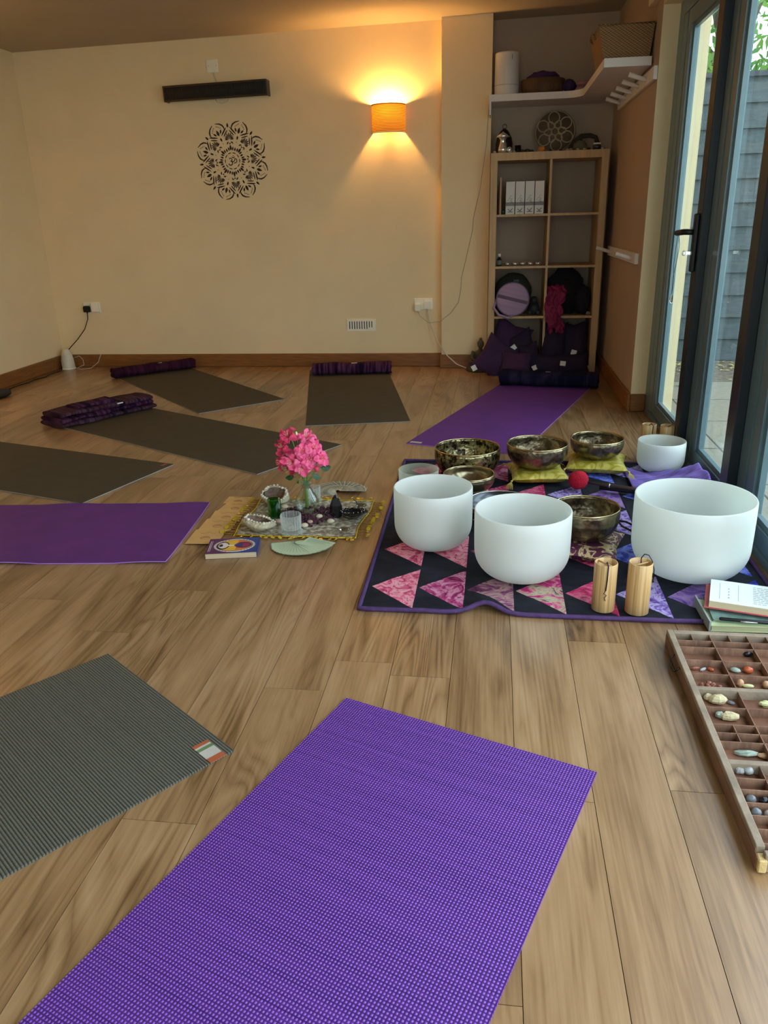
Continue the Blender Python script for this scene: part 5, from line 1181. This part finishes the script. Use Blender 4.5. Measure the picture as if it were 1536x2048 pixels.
stone(0.5304, 1.5270, 'grey', .008, .006, .006, 'small grey stone in the narrow compartment of the middle section', 28)
stone(0.5548, 1.4710, 'green', .024, .009, .006, 'flat grey green slab in the deep compartment', 29, 1)
stone(0.5888, 1.4670, 'tan', .013, .008, .005, 'dull flat tan stone in the deep compartment', 30, 1)
stone(0.5235, 1.4088, 'clear', .010, .008, .008, 'cloudy white stone just below the second cross rail', 31, 1)
stone(0.5414, 1.4098, 'clear', .010, .010, .009, 'larger cloudy white stone just below the second cross rail', 32)
for i, (x, y, k) in enumerate(((.521, 1.322, 'grey'), (.544, 1.320, 'black'), (.520, 1.285, 'grey'), (.543, 1.282, 'clear'), (.5745, 1.286, 'black'), (.545, 1.250, 'green'))):
    stone(x, y, k, .010, .009, .009, ('mottled grey marble at the tray wall, upper of two', 'dark oblong stone right of the upper grey marble', 'mottled grey marble at the tray wall, lower of two', 'white ringed stone right of the lower grey marble', 'dark round stone at the partition in the lower tray', 'pale green round stone in the lowest filled row')[i], 40 + i)

# ------------------------------------------------------------------ altar in the middle of the room
def cloth_tex():
    m, nt, b, out = newmat('silver_lace_cloth'); L = nt.links; v = coords(nt)
    no = N(nt, 'ShaderNodeTexNoise'); no.inputs['Scale'].default_value = 60; no.inputs['Detail'].default_value = 6; L.new(v, no.inputs['Vector'])
    r = ramp(nt, [(.38, (122, 116, 98)), (.52, (172, 164, 142)), (.66, (222, 216, 198))]); L.new(no.outputs['Fac'], r.inputs['Fac']); L.new(r.outputs[0], b.inputs['Base Color']); b.inputs['Roughness'].default_value = .6; b.inputs['Metallic'].default_value = .15
    bp = N(nt, 'ShaderNodeBump'); bp.inputs['Strength'].default_value = .6; bp.inputs['Distance'].default_value = .004; L.new(no.outputs['Fac'], bp.inputs['Height']); L.new(bp.outputs[0], b.inputs['Normal']); return m
AX0, AX1, AY0, AY1 = -.963, -.478, 2.648, 3.055
ac = thing('altar_cloth', 'small silvery lace cloth with gold coin fringe in the middle of the floor', 'cloth', (0, 0, 0))
def acz(x, y): return .0045 + .0025*noise.noise(Vector((x*14, y*14, 5))) + .004*max(0, noise.noise(Vector((x*5, y*7, 9))))
def acp(u, v):
    x = AX0 + (AX1-AX0)*u; y = AY0 + (AY1-AY0)*v
    x += .012*noise.noise(Vector((y*7, 1, 0)))*(abs(u-.5)*2)**2 ; y += .012*noise.noise(Vector((x*7, 4, 0)))*(abs(v-.5)*2)**2
    if u > .9: x -= .02*(u-.9)/.1*(1 - v)
    return (x, y, acz(x, y))
b = MB(); b.grid(acp, 60, 50); o = b.build('lace', cloth_tex(), ac); s_ = o.modifiers.new('s', 'SOLIDIFY'); s_.thickness = .0012; s_.offset = -1
b = MB(); pts = [acp(i/30, 0) for i in range(30)] + [acp(1, i/30) for i in range(30)] + [acp(1 - i/30, 1) for i in range(30)] + [acp(0, 1 - i/30) for i in range(30)]
b.tube([(p[0], p[1], p[2] + .001) for p in pts], .003, 6, closed=True); b.build('gold_edging', m_gold, ac)
m_brown_bead = mat('brown_beads', (158, 112, 44), rough=.3, metal=.3)
rn = random.Random(8)
def tassel(px, py, ang, ln):
    b = MB(); c, s = math.cos(ang), math.sin(ang); z = .006; pts = []; rr = []
    for i in range(7): q = i/6; w = .003*math.sin(i*2.1 + px*50); pts.append((px + c*ln*q - s*w, py + s*ln*q + c*w, z)); rr.append(.0016 if i % 2 else .0028)
    b.tube(pts, rr, 6, 0); ex, ey = px + c*(ln + .006), py + s*(ln + .006); tl_ = rn.uniform(-.9, .9)
    cb = MB().lathe([(0, -.0006), (.0082, -.0006), (.0082, .0006), (0, .0006)], 12, 1, smooth=False); cb.xf(Matrix.Translation((ex, ey, .0075 + .004*abs(tl_))) @ Matrix.Rotation(tl_, 4, Vector((c, s, 0)))); b.add(cb.v, cb.f, 1)
    b.build('tassel', [m_brown_bead, m_gold], ac)
for i in range(16):
    tassel(AX0 - .004, AY0 + .012 + (AY1-AY0-.03)*i/15, PI + rn.uniform(-.15, .15), rn.uniform(.026, .036)); tassel(acp(1, i/15)[0] + .002, AY0 + .012 + (AY1-AY0-.03)*i/15, rn.uniform(-.15, .15), rn.uniform(.032, .04))
for i in range(16):
    x = AX0 + .012 + (AX1-AX0-.03)*i/15; tassel(x, acp(i/15, 0)[1] - .002, -PI/2 + rn.uniform(-.7, .7), rn.uniform(.010, .018)); tassel(x, AY1 + .003, PI/2 + rn.uniform(-.8, .8), rn.uniform(.012, .022))

# tan parchment cards
m_tan = mat('tan_parchment', (218, 172, 106), rough=.75, var=.08, scale=14); m_tanp = mat('brown_print', (156, 104, 72), rough=.8)
cds = [(-1.063, 3.045, .115, .085, .0, 'tan parchment card at the far end of the overlapping row'), (-1.045, 2.955, .125, .13, -.12, 'second tan parchment card from the far end of the overlapping row'),
       (-1.052, 2.85, .125, .13, .10, 'third tan parchment card, in the middle of the overlapping row'), (-1.053, 2.75, .13, .13, .04, 'fourth tan parchment card from the far end of the overlapping row'), (-1.058, 2.625, .122, .14, .06, 'tan parchment card at the near end of the overlapping row beside the book')]
for i, (x, y, w, d, a, l) in enumerate(cds):
    t = thing('parchment_card', l, 'card', (x, y, .0006 + .0011*i), a, 'tan parchment cards'); cube_part('card', m_tan, t, -w/2, w/2, -d/2, d/2, 0, .0008)
    b = MB(); b.tube([(.018*math.cos(k*PI/10), .005 - .02 + .014*math.sin(k*PI/10), .001) for k in range(20)], .0009, 4, closed=True)
    for k in range(3): b.tube([(-.016 + .004*k, -.018 + .007*k, .001), (.016 - .004*k, -.012 + .004*k, .001)], .0007, 4)
    b.tube([(-.03, .03, .001), (-.008, .034, .001), (0, .044, .001), (.008, .034, .001), (.03, .03, .001)], .0007, 4); b.build('printed_motif', m_tanp, t)

# illustrated book
t = thing('illustrated_book', 'paperback with an orange and purple oval cover picture in front of the altar cloth', 'book', (-.992, 2.428, 0), .19)
BW, BD, BH = .182, .138, .021
cube_part('page_block', m_pg, t, .001, BW - .001, .001, BD - .001, .001, BH - .001)
mcv = [mat('cover_purple', (92, 44, 92), rough=.35), mat('cover_blue', (44, 66, 132), rough=.35), mat('cover_orange', (226, 120, 60), rough=.35), mat('cover_yellow', (236, 184, 64), rough=.35), mat('cover_cream', (226, 214, 206), rough=.4), mat('cover_dark', (40, 30, 44), rough=.4), mat('cover_magenta', (160, 50, 96), rough=.4)]
cube_part('back_cover', mcv[0], t, 0, BW, 0, BD, 0, .001)
cube_part('spine', mcv[1], t, BW - .001, BW + .0005, 0, BD, 0, BH)
b = MB(); b.box(0, BW*.5, 0, BD, BH - .001, BH, 0); b.box(BW*.5, BW, 0, BD, BH - .001, BH, 1)
cx, cy, z = BW*.53, BD*.5, BH
def ell(rx, ry, z0, mi, a0=0, a1=2*PI, n=28, ox=0):
    P = [(cx + ox + rx*math.cos(a0 + (a1-a0)*i/n), cy + ry*math.sin(a0 + (a1-a0)*i/n)) for i in range(n)]
    b.prism(P, z, z + z0, mi)
ell(.074, .060, .0002, 4); ell(.066, .052, .0004, 5); ell(.063, .049, .0005, 3); ell(.055, .046, .0006, 2, -PI*.5, PI*.5, ox=.006); ell(.030, .028, .0008, 0, ox=.032); ell(.016, .018, .001, 6, ox=.038)
ell(.022, .034, .0008, 5, ox=-.040); ell(.018, .026, .001, 4, ox=-.040); ell(.007, .012, .0012, 5, ox=-.048)
b.prism([(cx - .03, cy - .006), (cx + .02, cy - .003), (cx + .02, cy + .003), (cx - .03, cy + .006)], z, z + .0011, 4)
b.prism([(cx - .0, cy - .006), (cx + .03, cy - .010), (cx + .03, cy + .010), (cx, cy + .006)], z, z + .0012, 1)
for k in range(14):      # the ring of lettering round the oval, too small to read
    a = PI*.62 + k*PI*.76/13; b.box(cx + .070*math.cos(a) - .0016, cx + .070*math.cos(a) + .0016, cy + .056*math.sin(a) - .002, cy + .056*math.sin(a) + .002, z, z + .0004, 0)
    a = -PI*.36 + k*PI*.72/13; b.box(cx + .070*math.cos(a) - .0016, cx + .070*math.cos(a) + .0016, cy + .056*math.sin(a) - .002, cy + .056*math.sin(a) + .002, z, z + .0004, 1)
b.box(.007, .0088, .02, .115, z, z + .0003, 4); b.box(.0125, .0138, .02, .115, z, z + .0003, 4)
b.build('front_cover', mcv, t)

# card fans
m_cg = mat('pale_green_card', (196, 214, 178), rough=.7, var=.04); m_cgp = mat('card_print', (150, 168, 150), rough=.8); m_cgap = mat('card_gap_shade', (92, 104, 84), rough=.8)  # the darkest one paints the shade in the gaps between cards
piv = (-.672, 2.592); n = 17
for k in range(n):
    a = R_(-162 + 8.2*k) if k < n-3 else R_(-50 + 13*(k-n+3))
    l = 'pale green card in the fan of cards before the ribbed glass'
    if k == n-1: l = 'pale green printed card lying on top of the fan, nearest the quilt'
    t = thing('oracle_card', l, 'card', (piv[0], piv[1], .0032 + .0007*k), a, 'green cards fanned on the floor')
    b = MB(); b.box(.0, .12, -.034, .034, 0, .0006, 0); b.box(.0, .12, -.034, -.0332, .0003, .0007, 1); b.box(.119, .12, -.034, .034, .0003, .0007, 1); b.xf(Matrix.Rotation(R_(3), 4, 'X')); b.build('card', [m_cg, m_cgap], t)  # thin dark edge strips stand in for shaded gaps under overlapping cards
    if k == n-1:
        b = MB()
        for j in range(8): b.box(.012, .108 - .01*(j % 3), -.027 + .0072*j, -.0255 + .0072*j, .0006, .0009)
        b.xf(Matrix.Rotation(R_(4.5), 4, 'X')); b.build('printed_text', m_cgp, t)
m_c2 = mat('teal_printed_card', (50, 80, 82), rough=.45, var=.5, scale=45, col2=(190, 180, 150)); m_c2w = mat('card_border', (214, 208, 186), rough=.6)
piv = (-.665, 3.175)
ang = [R_(200 - 13*k) for k in range(12)] + [R_(38), R_(26), R_(14), R_(2)]
for k, a in enumerate(ang):
    l = 'teal picture card in the fan at the back corner of the altar cloth'
    if k == len(ang)-1: l = 'teal picture card lying topmost and furthest right in the back fan'
    t = thing('picture_card', l, 'card', (piv[0] + (.0 if k < 12 else .014*(k-11)*.4), piv[1], .0035 + .0008*k), a, 'teal picture cards fanned behind the altar cloth')
    b = MB(); b.box(.0, .112, -.033, .033, 0, .0006); b.xf(Matrix.Rotation(R_(-5), 4, 'X')); b.build('card', m_c2w, t); b = MB(); b.box(.003, .109, -.0305, .0305, .0006, .0008); b.xf(Matrix.Rotation(R_(-5), 4, 'X')); b.build('picture', m_c2, t)

# geode bowls
def geode(loc, rz, label, seed, R=.056, H=.046):
    t = thing('geode', label, 'crystal', loc, rz, 'white crusted geode halves'); 
    def wob(a, i): return 1 + .26*noise.noise(Vector((math.cos(a)*1.6 + seed, math.sin(a)*1.6, i*.25))) + .05*noise.noise(Vector((math.cos(a)*6, math.sin(a)*6, seed + i)))
    b = MB(); b.lathe([(0, 0), (R*.55, .002), (R*.9, .018), (R*1.12, .030), (R*1.08, H*.75), (R*.95, H), (R*.82, H*.94)], 36, wob=wob); b.xf(Matrix.Rotation(R_(16), 4, 'X')); b.v = [(x, y, max(z, .001)) for x, y, z in b.v]; b.build('shell', mat('crusty_white_rock', (196, 184, 154), rough=.85, var=.2, scale=40, bump=.9, bscale=110), t)
    b = MB(); b.lathe([(R*.83, H*.94), (R*.66, H*.6), (R*.45, H*.36), (0, H*.3)], 30, wob=wob); b.xf(Matrix.Rotation(R_(16), 4, 'X')); b.build('crystal_hollow', mat('brown_druse', (128, 102, 84), rough=.35, var=.35, scale=90, bump=1, bscale=160), t)
    rr = random.Random(seed); b = MB()
    for k in range(26):
        a = 2*PI*k/26; q = R*rr.uniform(.86, 1.0)*wob(a, 5); s = rr.uniform(.003, .0075); p = Matrix.Rotation(R_(16), 4, 'X') @ Vector((q*math.cos(a), q*math.sin(a), H*.97)); b.ball(tuple(p), (s, s, s*.8), 7, 5, smooth=True)
    b.build('knobbly_rim', mat('chalky_white', (226, 220, 202), rough=.7, bump=.5, bscale=90), t)
geode((-.900, 3.025, .004), .4, 'white crusted geode half at the back left corner of the altar cloth', 3)
geode((-.886, 2.708, .004), 2.2, 'white crusted geode half at the front left corner of the altar cloth', 7, .055, .046)

t = thing('tealight_glass', 'dark green glass tumbler on the left of the altar cloth', 'glass', (-.850, 2.846, .006)); MB().lathe([(0, 0), (.0255, 0), (.0265, .004), (.0265, .076), (.024, .076), (.0235, .008), (0, .008)], 40).build('glass', m_green, t)
m_ribbed = milky('ribbed_milky_glass', (228, 236, 232), .3)
def ribbed(loc, label, R=.0385, H=.073):
    t = thing('ribbed_glass', label, 'glass', loc); b = MB()
    w = lambda a, i: (1 + .045*math.cos(a*20)) if i in (3, 4, 5, 7, 8) else 1
    b.lathe([(0, .002), (R*1.08, .002), (R*1.08, .006), (R*.93, .012), (R*.97, H*.5), (R, H*.96), (R, H), (R - .003, H), (R*.9, .5*H), (R*.86, .016), (0, .014)], 160, wob=w); b.build('glass', m_ribbed, t)
    b = MB()
    for k in range(30): a = 2*PI*k/30; b.ball((R*1.10*math.cos(a), R*1.10*math.sin(a), .0045), .0034, 8, 6)
    b.build('beaded_foot', m_ribbed, t)
ribbed((-.743, 2.690, .006), 'ribbed clear glass tealight holder at the front of the altar cloth')
ribbed((-.736, 3.045, .006), 'ribbed clear glass tealight holder behind the flower vase', .030, .062)

# vase and flowers
t = thing('vase', 'clear glass bud vase with a round belly holding the pink flowers', 'vase', (-.725, 2.885, .006))
MB().lathe([(0, 0), (.024, 0), (.036, .012), (.047, .034), (.050, .052), (.042, .075), (.026, .098), (.019, .115), (.019, .128), (.024, .140), (.0215, .140), (.0165, .128), (.0165, .115), (.0235, .098), (.040, .074), (.0475, .052), (.044, .034), (.033, .014), (.02, .008), (0, .008)], 48).build('glass', m_tglass, t)
m_pink = mat('pink_rhododendron', (236, 66, 128), rough=.6, var=.2, scale=30, col2=(250, 128, 170)); m_pinkd = mat('deep_pink', (200, 44, 84), rough=.6, var=.25, scale=30, col2=(232, 80, 120)); m_stem = mat('green_stem', (126, 156, 74), rough=.5); m_lf = mat('dark_green_leaf', (40, 74, 36), rough=.4, var=.3, scale=30); m_yel = mat('pale_stamen', (236, 220, 160), rough=.6)
F0 = Vector((-.725, 2.885, .006))
fl_c = [((-.030, .0, .245), 'upper left centre', 0), ((-.055, -.01, .325), 'the highest one at the top left', 1), ((.01, .012, .315), 'small one at the top right of centre', 0), ((-.082, .01, .275), 'left edge, upper', 1), ((-.092, .015, .215), 'left edge, lower and deeper pink', 1), ((.0, -.03, .270), 'front centre facing the camera', 0), ((.038, .0, .275), 'right of centre', 0),
        ((.065, .0, .235), 'lowest on the right edge', 0), ((-.005, -.03, .205), 'front, just above the vase neck', 0), ((-.062, .02, .185), 'low on the left, deeper pink', 1), ((.02, -.02, .235), 'right of the front centre one', 0), ((-.04, -.035, .230), 'left of the front centre one', 0), ((.015, .03, .29), 'behind the centre', 1)]
def blossom(c, label, deep, seed, r=.034):
    rr = random.Random(seed); c = Vector(c); d = (c - Vector((-.01, .02, .22))); d = d.normalized() if d.length > .01 else Vector((0, -1, .3)); d = (d + Vector((0, -.6, .15))).normalized()
    t = thing('pink_blossom', 'pink rhododendron blossom in the vase, ' + label, 'flower', tuple(F0 + c), 0, 'pink blossoms in the vase')
    q = d.to_track_quat('Z', 'Y').to_matrix().to_4x4(); mm = m_pinkd if deep else m_pink
    for k in range(6):
        a = 2*PI*k/6 + rr.uniform(-.2, .2); b = MB(); rk = r*rr.uniform(.85, 1.2); tl_, rf, ro = rr.uniform(-.008, .012), rr.uniform(.003, .007), rr.uniform(0, 6)
        def pt(u, v):
            w = (v-.5)*2; l = u; wd = .0155*math.sin(PI*min(1, l*.90 + .03))**.75; lift = .006 + tl_*l + .020*math.sin(l*2.2) - .016*l*l + rf*math.sin(w*4 + ro)*l + .003*math.sin(l*11 + ro)
            x = .003 + rk*l; y = w*wd; return (x*math.cos(a) - y*math.sin(a), x*math.sin(a) + y*math.cos(a), lift + .009*w*w*l*(1 if k % 2 else -1) - .010)
        b.grid(pt, 9, 8); b.xf(q); b.build('petal', mm, t)
    b = MB()
    for k in range(5): a = 2*PI*k/5; b.tube([(0, 0, 0), (.005*math.cos(a), .005*math.sin(a), .014), (.009*math.cos(a), .009*math.sin(a), .024)], .0006, 4); b.ball((.009*math.cos(a), .009*math.sin(a), .0245), .0013, 6, 4)
    b.xf(q); b.build('stamens', m_yel, t)
    b = MB(); p = q @ Vector((0, 0, -.008)); b.tube([p, p*.5 + Vector((-c.x*.25, -c.y*.25, -.02)), Vector((-c.x*.8, -c.y*.8, -(c.z - .15)*.8)), Vector((-c.x*.98, -c.y*.98, -(c.z - .125))), Vector((-c.x + .006*math.sin(seed), -c.y + .006*math.cos(seed), -(c.z - .03)))], .0017, 6); b.build('stem', m_stem, t)
for i, (c, l, dp) in enumerate(fl_c): blossom(c, l, dp, i)
t = thing('flower_bud', 'round pink bud on the right side of the bouquet', 'flower', tuple(F0 + Vector((.050, -.01, .195)))); MB().ball((0, 0, 0), (.010, .010, .012), 12, 8).build('bud', m_pinkd, t); MB().tube([(0, 0, -.01), (-.03, .005, -.05), (-.05, .01, -.09)], .0014, 5).build('stem', m_stem, t)
t = thing('flower_bud', 'small greenish bud sticking up at the top of the bouquet', 'flower', tuple(F0 + Vector((-.025, 0, .335)))); MB().ball((0, 0, 0), (.005, .005, .008), 10, 8).build('bud', m_yel, t); MB().tube([(0, 0, -.006), (.005, .005, -.06), (.02, .005, -.2)], .0012, 5).build('stem', m_stem, t)
for i, (x, y, z, a, l) in enumerate(((.078, -.005, .200, .1, 'glossy dark leaf furthest right under the pink bud'), (.045, -.03, .175, -.6, 'dark leaf hanging right above the vase neck'), (-.052, -.02, .165, 3.5, 'dark leaf hanging low on the left of the bouquet'), (-.022, -.03, .150, 4.3, 'small dark leaf below the front blossoms'), (.005, -.03, .148, 5.2, 'ragged leaf resting on the vase rim'), (.035, -.015, .225, .4, 'dark leaf between the two right hand blossoms'))):
    b = MB()
    def lp(u, v):
        w = (v-.5)*2; L_ = .040 if i != 3 else .022; wd = L_*.36*math.sin(PI*min(1, .03 + u*.97))**.8; X = L_*(u - .3); Y = w*wd; return (X*math.cos(a) - Y*math.sin(a)*.35, X*.2 + Y*.3, X*math.sin(a)*.8 + Y*math.cos(a)*.9 - .3*abs(w)*wd)
    b.grid(lp, 8, 6); t = thing('leaf', l, 'leaf', tuple(F0 + Vector((x, y, z))), 0, 'dark leaves in the bouquet'); b.build('blade', m_lf, t); MB().tube([(0, 0, 0), (-x*.5, -y*.5, -.02), (-x*.9, -y*.9, -(z - .13)*.9)], .0012, 5).build('stalk', m_stem, t)

# dark heap of petals and pebbles
rn = random.Random(21); b = MB()
hp = [(-.82, 2.90), (-.66, 2.985), (-.62, 2.80), (-.70, 2.735)]
for k in range(420):
    a = rn.uniform(0, 6.28); r = math.sqrt(rn.random()); x = -.715 + .115*r*math.cos(a) + .02*math.sin(a*2); y = 2.855 + .115*r*math.sin(a) ; 
    if math.hypot(x + .725, y - 2.885) < .03: continue
    s = rn.uniform(.006, .011); z = .008 + .012*(1-r) + rn.uniform(0, .006); u = Vector((rn.gauss(0, 1), rn.gauss(0, 1), rn.gauss(0, .6))).normalized()*s; w = u.orthogonal().normalized()*s*.7; p = Vector((x, y, z))
    b.add([p - u, p + w, p + u, p - w, p + u.cross(w).normalized()*s*.5], [(0,1,4), (1,2,4), (2,3,4), (3,0,4), (0,3,2,1)])
tag(b.build('dried_petals', mat('dark_plum_petals', (78, 36, 54), rough=.6, var=.5, scale=60)), 'dark plum dried petals strewn around the foot of the vase', 'petals', kind='stuff')
mpk = [mat('cream_pebble', (206, 194, 168), rough=.35), mat('rose_pebble', (186, 148, 132), rough=.35), mat('grey_green_pebble', (62, 72, 68), rough=.3)]
for i, (x, y, k, r, l) in enumerate(((-.830, 2.925, 0, .013, 'cream pebble behind the green tumbler, left of the vase'), (-.838, 2.768, 2, .012, 'dark grey pebble between the green tumbler and the ribbed glass'), (-.812, 2.762, 1, .012, 'rose pebble just left of the ribbed glass'), (-.700, 2.725, 0, .013, 'cream pebble just right of the ribbed glass'), (-.688, 2.768, 1, .010, 'rose pebble among the dark petals'), (-.664, 2.826, 0, .012, 'pale pebble below the vase'), (-.608, 2.776, 0, .013, 'cream pebble below the black crystal'), (-.875, 2.79, 0, .008, 'tiny cream pebble by the front geode'))):
    tag(MB().ball((0, 0, 0), (r*1.15, r*.85, r*.7), 14, 9, f=lambda v: v*(1 + .08*noise.noise(v + Vector((i, 0, 0))))).build('pebble', mpk[k], None, (x, y, .013 + r*.7)), l, 'stone', 'pebbles on the altar cloth')
t = thing('black_crystal', 'tall black pointed obsidian crystal on the altar cloth', 'crystal', (-.603, 2.862, .006)); b = MB(); b.lathe([(0, 0), (.020, 0), (.026, .022), (.024, .050), (.012, .082), (.002, .094)], 6, smooth=False); b.xf(Matrix.Diagonal((1, .75, 1, 1))); b.build('point', SM['black'], t)
t = thing('incense_leaf', 'black leaf shaped incense dish with white dots and a curled stem', 'dish', (-.535, 2.86, .006), .25)
b = MB(); 
def dish(u, v): a = 2*PI*u; r = v; x = .052*r*math.cos(a)*(1 + .15*math.cos(a)); y = .040*r*math.sin(a); return (x, y, .004 + .020*r*r + .008*noise.noise(Vector((x*60, y*60, 1))))
b.grid(dish, 28, 8, closed_u=True); o = b.build('dish', SM['black'], t); s_ = o.modifiers.new('s', 'SOLIDIFY'); s_.thickness = .003
b = MB(); b.tube([(.02, .0, .02), (.022, .012, .045), (.015, .02, .062), (.004, .02, .068)], [.003, .0025, .002, .0015], 6); b.tube([(-.045, -.02, .02), (-.02, -.045, .012), (.01, -.05, .016), (.045, -.025, .028)], .002, 6); b.build('curled_stem', m_black, t)
b = MB(); rn = random.Random(2)
for k in range(34): a, r = rn.uniform(0, 6.28), rn.uniform(.1, .9)**.6; b.ball((.048*r*math.cos(a), .036*r*math.sin(a), .009 + .02*r*r), rn.uniform(.004, .0075), 7, 5)
b.build('black_beads', SM['black'], t)
b = MB()
for k in range(16): a = 2*PI*k/16; b.ball((.047*math.cos(a), .034*math.sin(a), .032), .0017, 6, 4)
b.build('white_dots', m_white, t)
for (x, y, l) in ((-.520, 2.965, 'clear glass pebble at the back right corner of the altar cloth'), (-.540, 2.70, 'clear glass pebble at the front right of the altar cloth')):
    tag(MB().ball((0, 0, 0), (.022, .017, .009), 16, 10).build('glass_pebble', m_smoky, None, (x, y, .020)), l, 'stone', 'glass pebbles on the altar cloth')

# ------------------------------------------------------------------ light
w = bpy.data.worlds.new('sky'); sc.world = w; w.use_nodes = True; nt = w.node_tree; nt.nodes.clear()
wo = nt.nodes.new('ShaderNodeOutputWorld'); bg = nt.nodes.new('ShaderNodeBackground'); tc = nt.nodes.new('ShaderNodeTexCoord'); sp = nt.nodes.new('ShaderNodeSeparateXYZ')
nt.links.new(tc.outputs['Generated'], sp.inputs[0])
r = ramp(nt, [(.0, (.55, .60, .58, 1)), (.48, (.76, .87, .92, 1)), (.75, (.72, .87, 1.0, 1))]); nt.links.new(mth(nt, 'MULTIPLY_ADD', sp.outputs[2], .5, .5), r.inputs['Fac']); nt.links.new(r.outputs[0], bg.inputs[0])
bg.inputs[1].default_value = SKY; nt.links.new(bg.outputs[0], wo.inputs[0])
pl = bpy.data.lights.new('window_portal', 'AREA'); pl.shape = 'RECTANGLE'; pl.size = 4.8; pl.size_y = 2.0; pl.cycles.is_portal = True
po = bpy.data.objects.new('window_portal', pl); C.objects.link(po); po.location = (.99, 1.78, 1.05); po.rotation_euler = (PI/2, 0, -PI/2); 
# light points from local -Z: must face into the room (-X)
po.rotation_euler = (0, PI/2, 0); pl.size, pl.size_y = 2.0, 5.8
p2 = bpy.data.lights.new('window_portal', 'AREA'); p2.shape = 'RECTANGLE'; p2.size, p2.size_y = 1.9, 1.6; p2.cycles.is_portal = True
pq = bpy.data.objects.new('window_portal', p2); C.objects.link(pq); pq.location = (-.35, YN - .09, 1.3); pq.rotation_euler = (PI/2, 0, PI)

# ------------------------------------------------------------------ camera
yaw, pitch, roll = math.radians(8.17301), math.radians(20.49895), math.radians(-1.558836)
fw = Vector((-math.sin(yaw)*math.cos(pitch), math.cos(yaw)*math.cos(pitch), -math.sin(pitch)))
r0 = Vector((math.cos(yaw), math.sin(yaw), 0)); u0 = r0.cross(fw)
r1 = r0*math.cos(roll) + u0*math.sin(roll); u1 = -r0*math.sin(roll) + u0*math.cos(roll)
cam = bpy.data.cameras.new('camera'); co = bpy.data.objects.new('camera', cam); C.objects.link(co)
co.matrix_world = Matrix(((r1.x, u1.x, -fw.x, 0), (r1.y, u1.y, -fw.y, 0), (r1.z, u1.z, -fw.z, 1.112558), (0, 0, 0, 1)))
cam.sensor_fit = 'VERTICAL'; cam.sensor_height = 36; cam.lens = 36*1567.09/2048; cam.clip_start = .02
sc.camera = co
sc.view_settings.view_transform = 'Standard'; sc.view_settings.look = 'None'; sc.view_settings.gamma = 1; sc.view_settings.use_curve_mapping = False
sc.view_settings.exposure = EXPO
sc.cycles.max_bounces = 10; sc.cycles.diffuse_bounces = 5; sc.cycles.glossy_bounces = 4; sc.cycles.transmission_bounces = 8; sc.cycles.transparent_max_bounces = 16
sc.cycles.caustics_reflective = False; sc.cycles.caustics_refractive = False; sc.cycles.sample_clamp_indirect = 6
sc.cycles.use_denoising = True
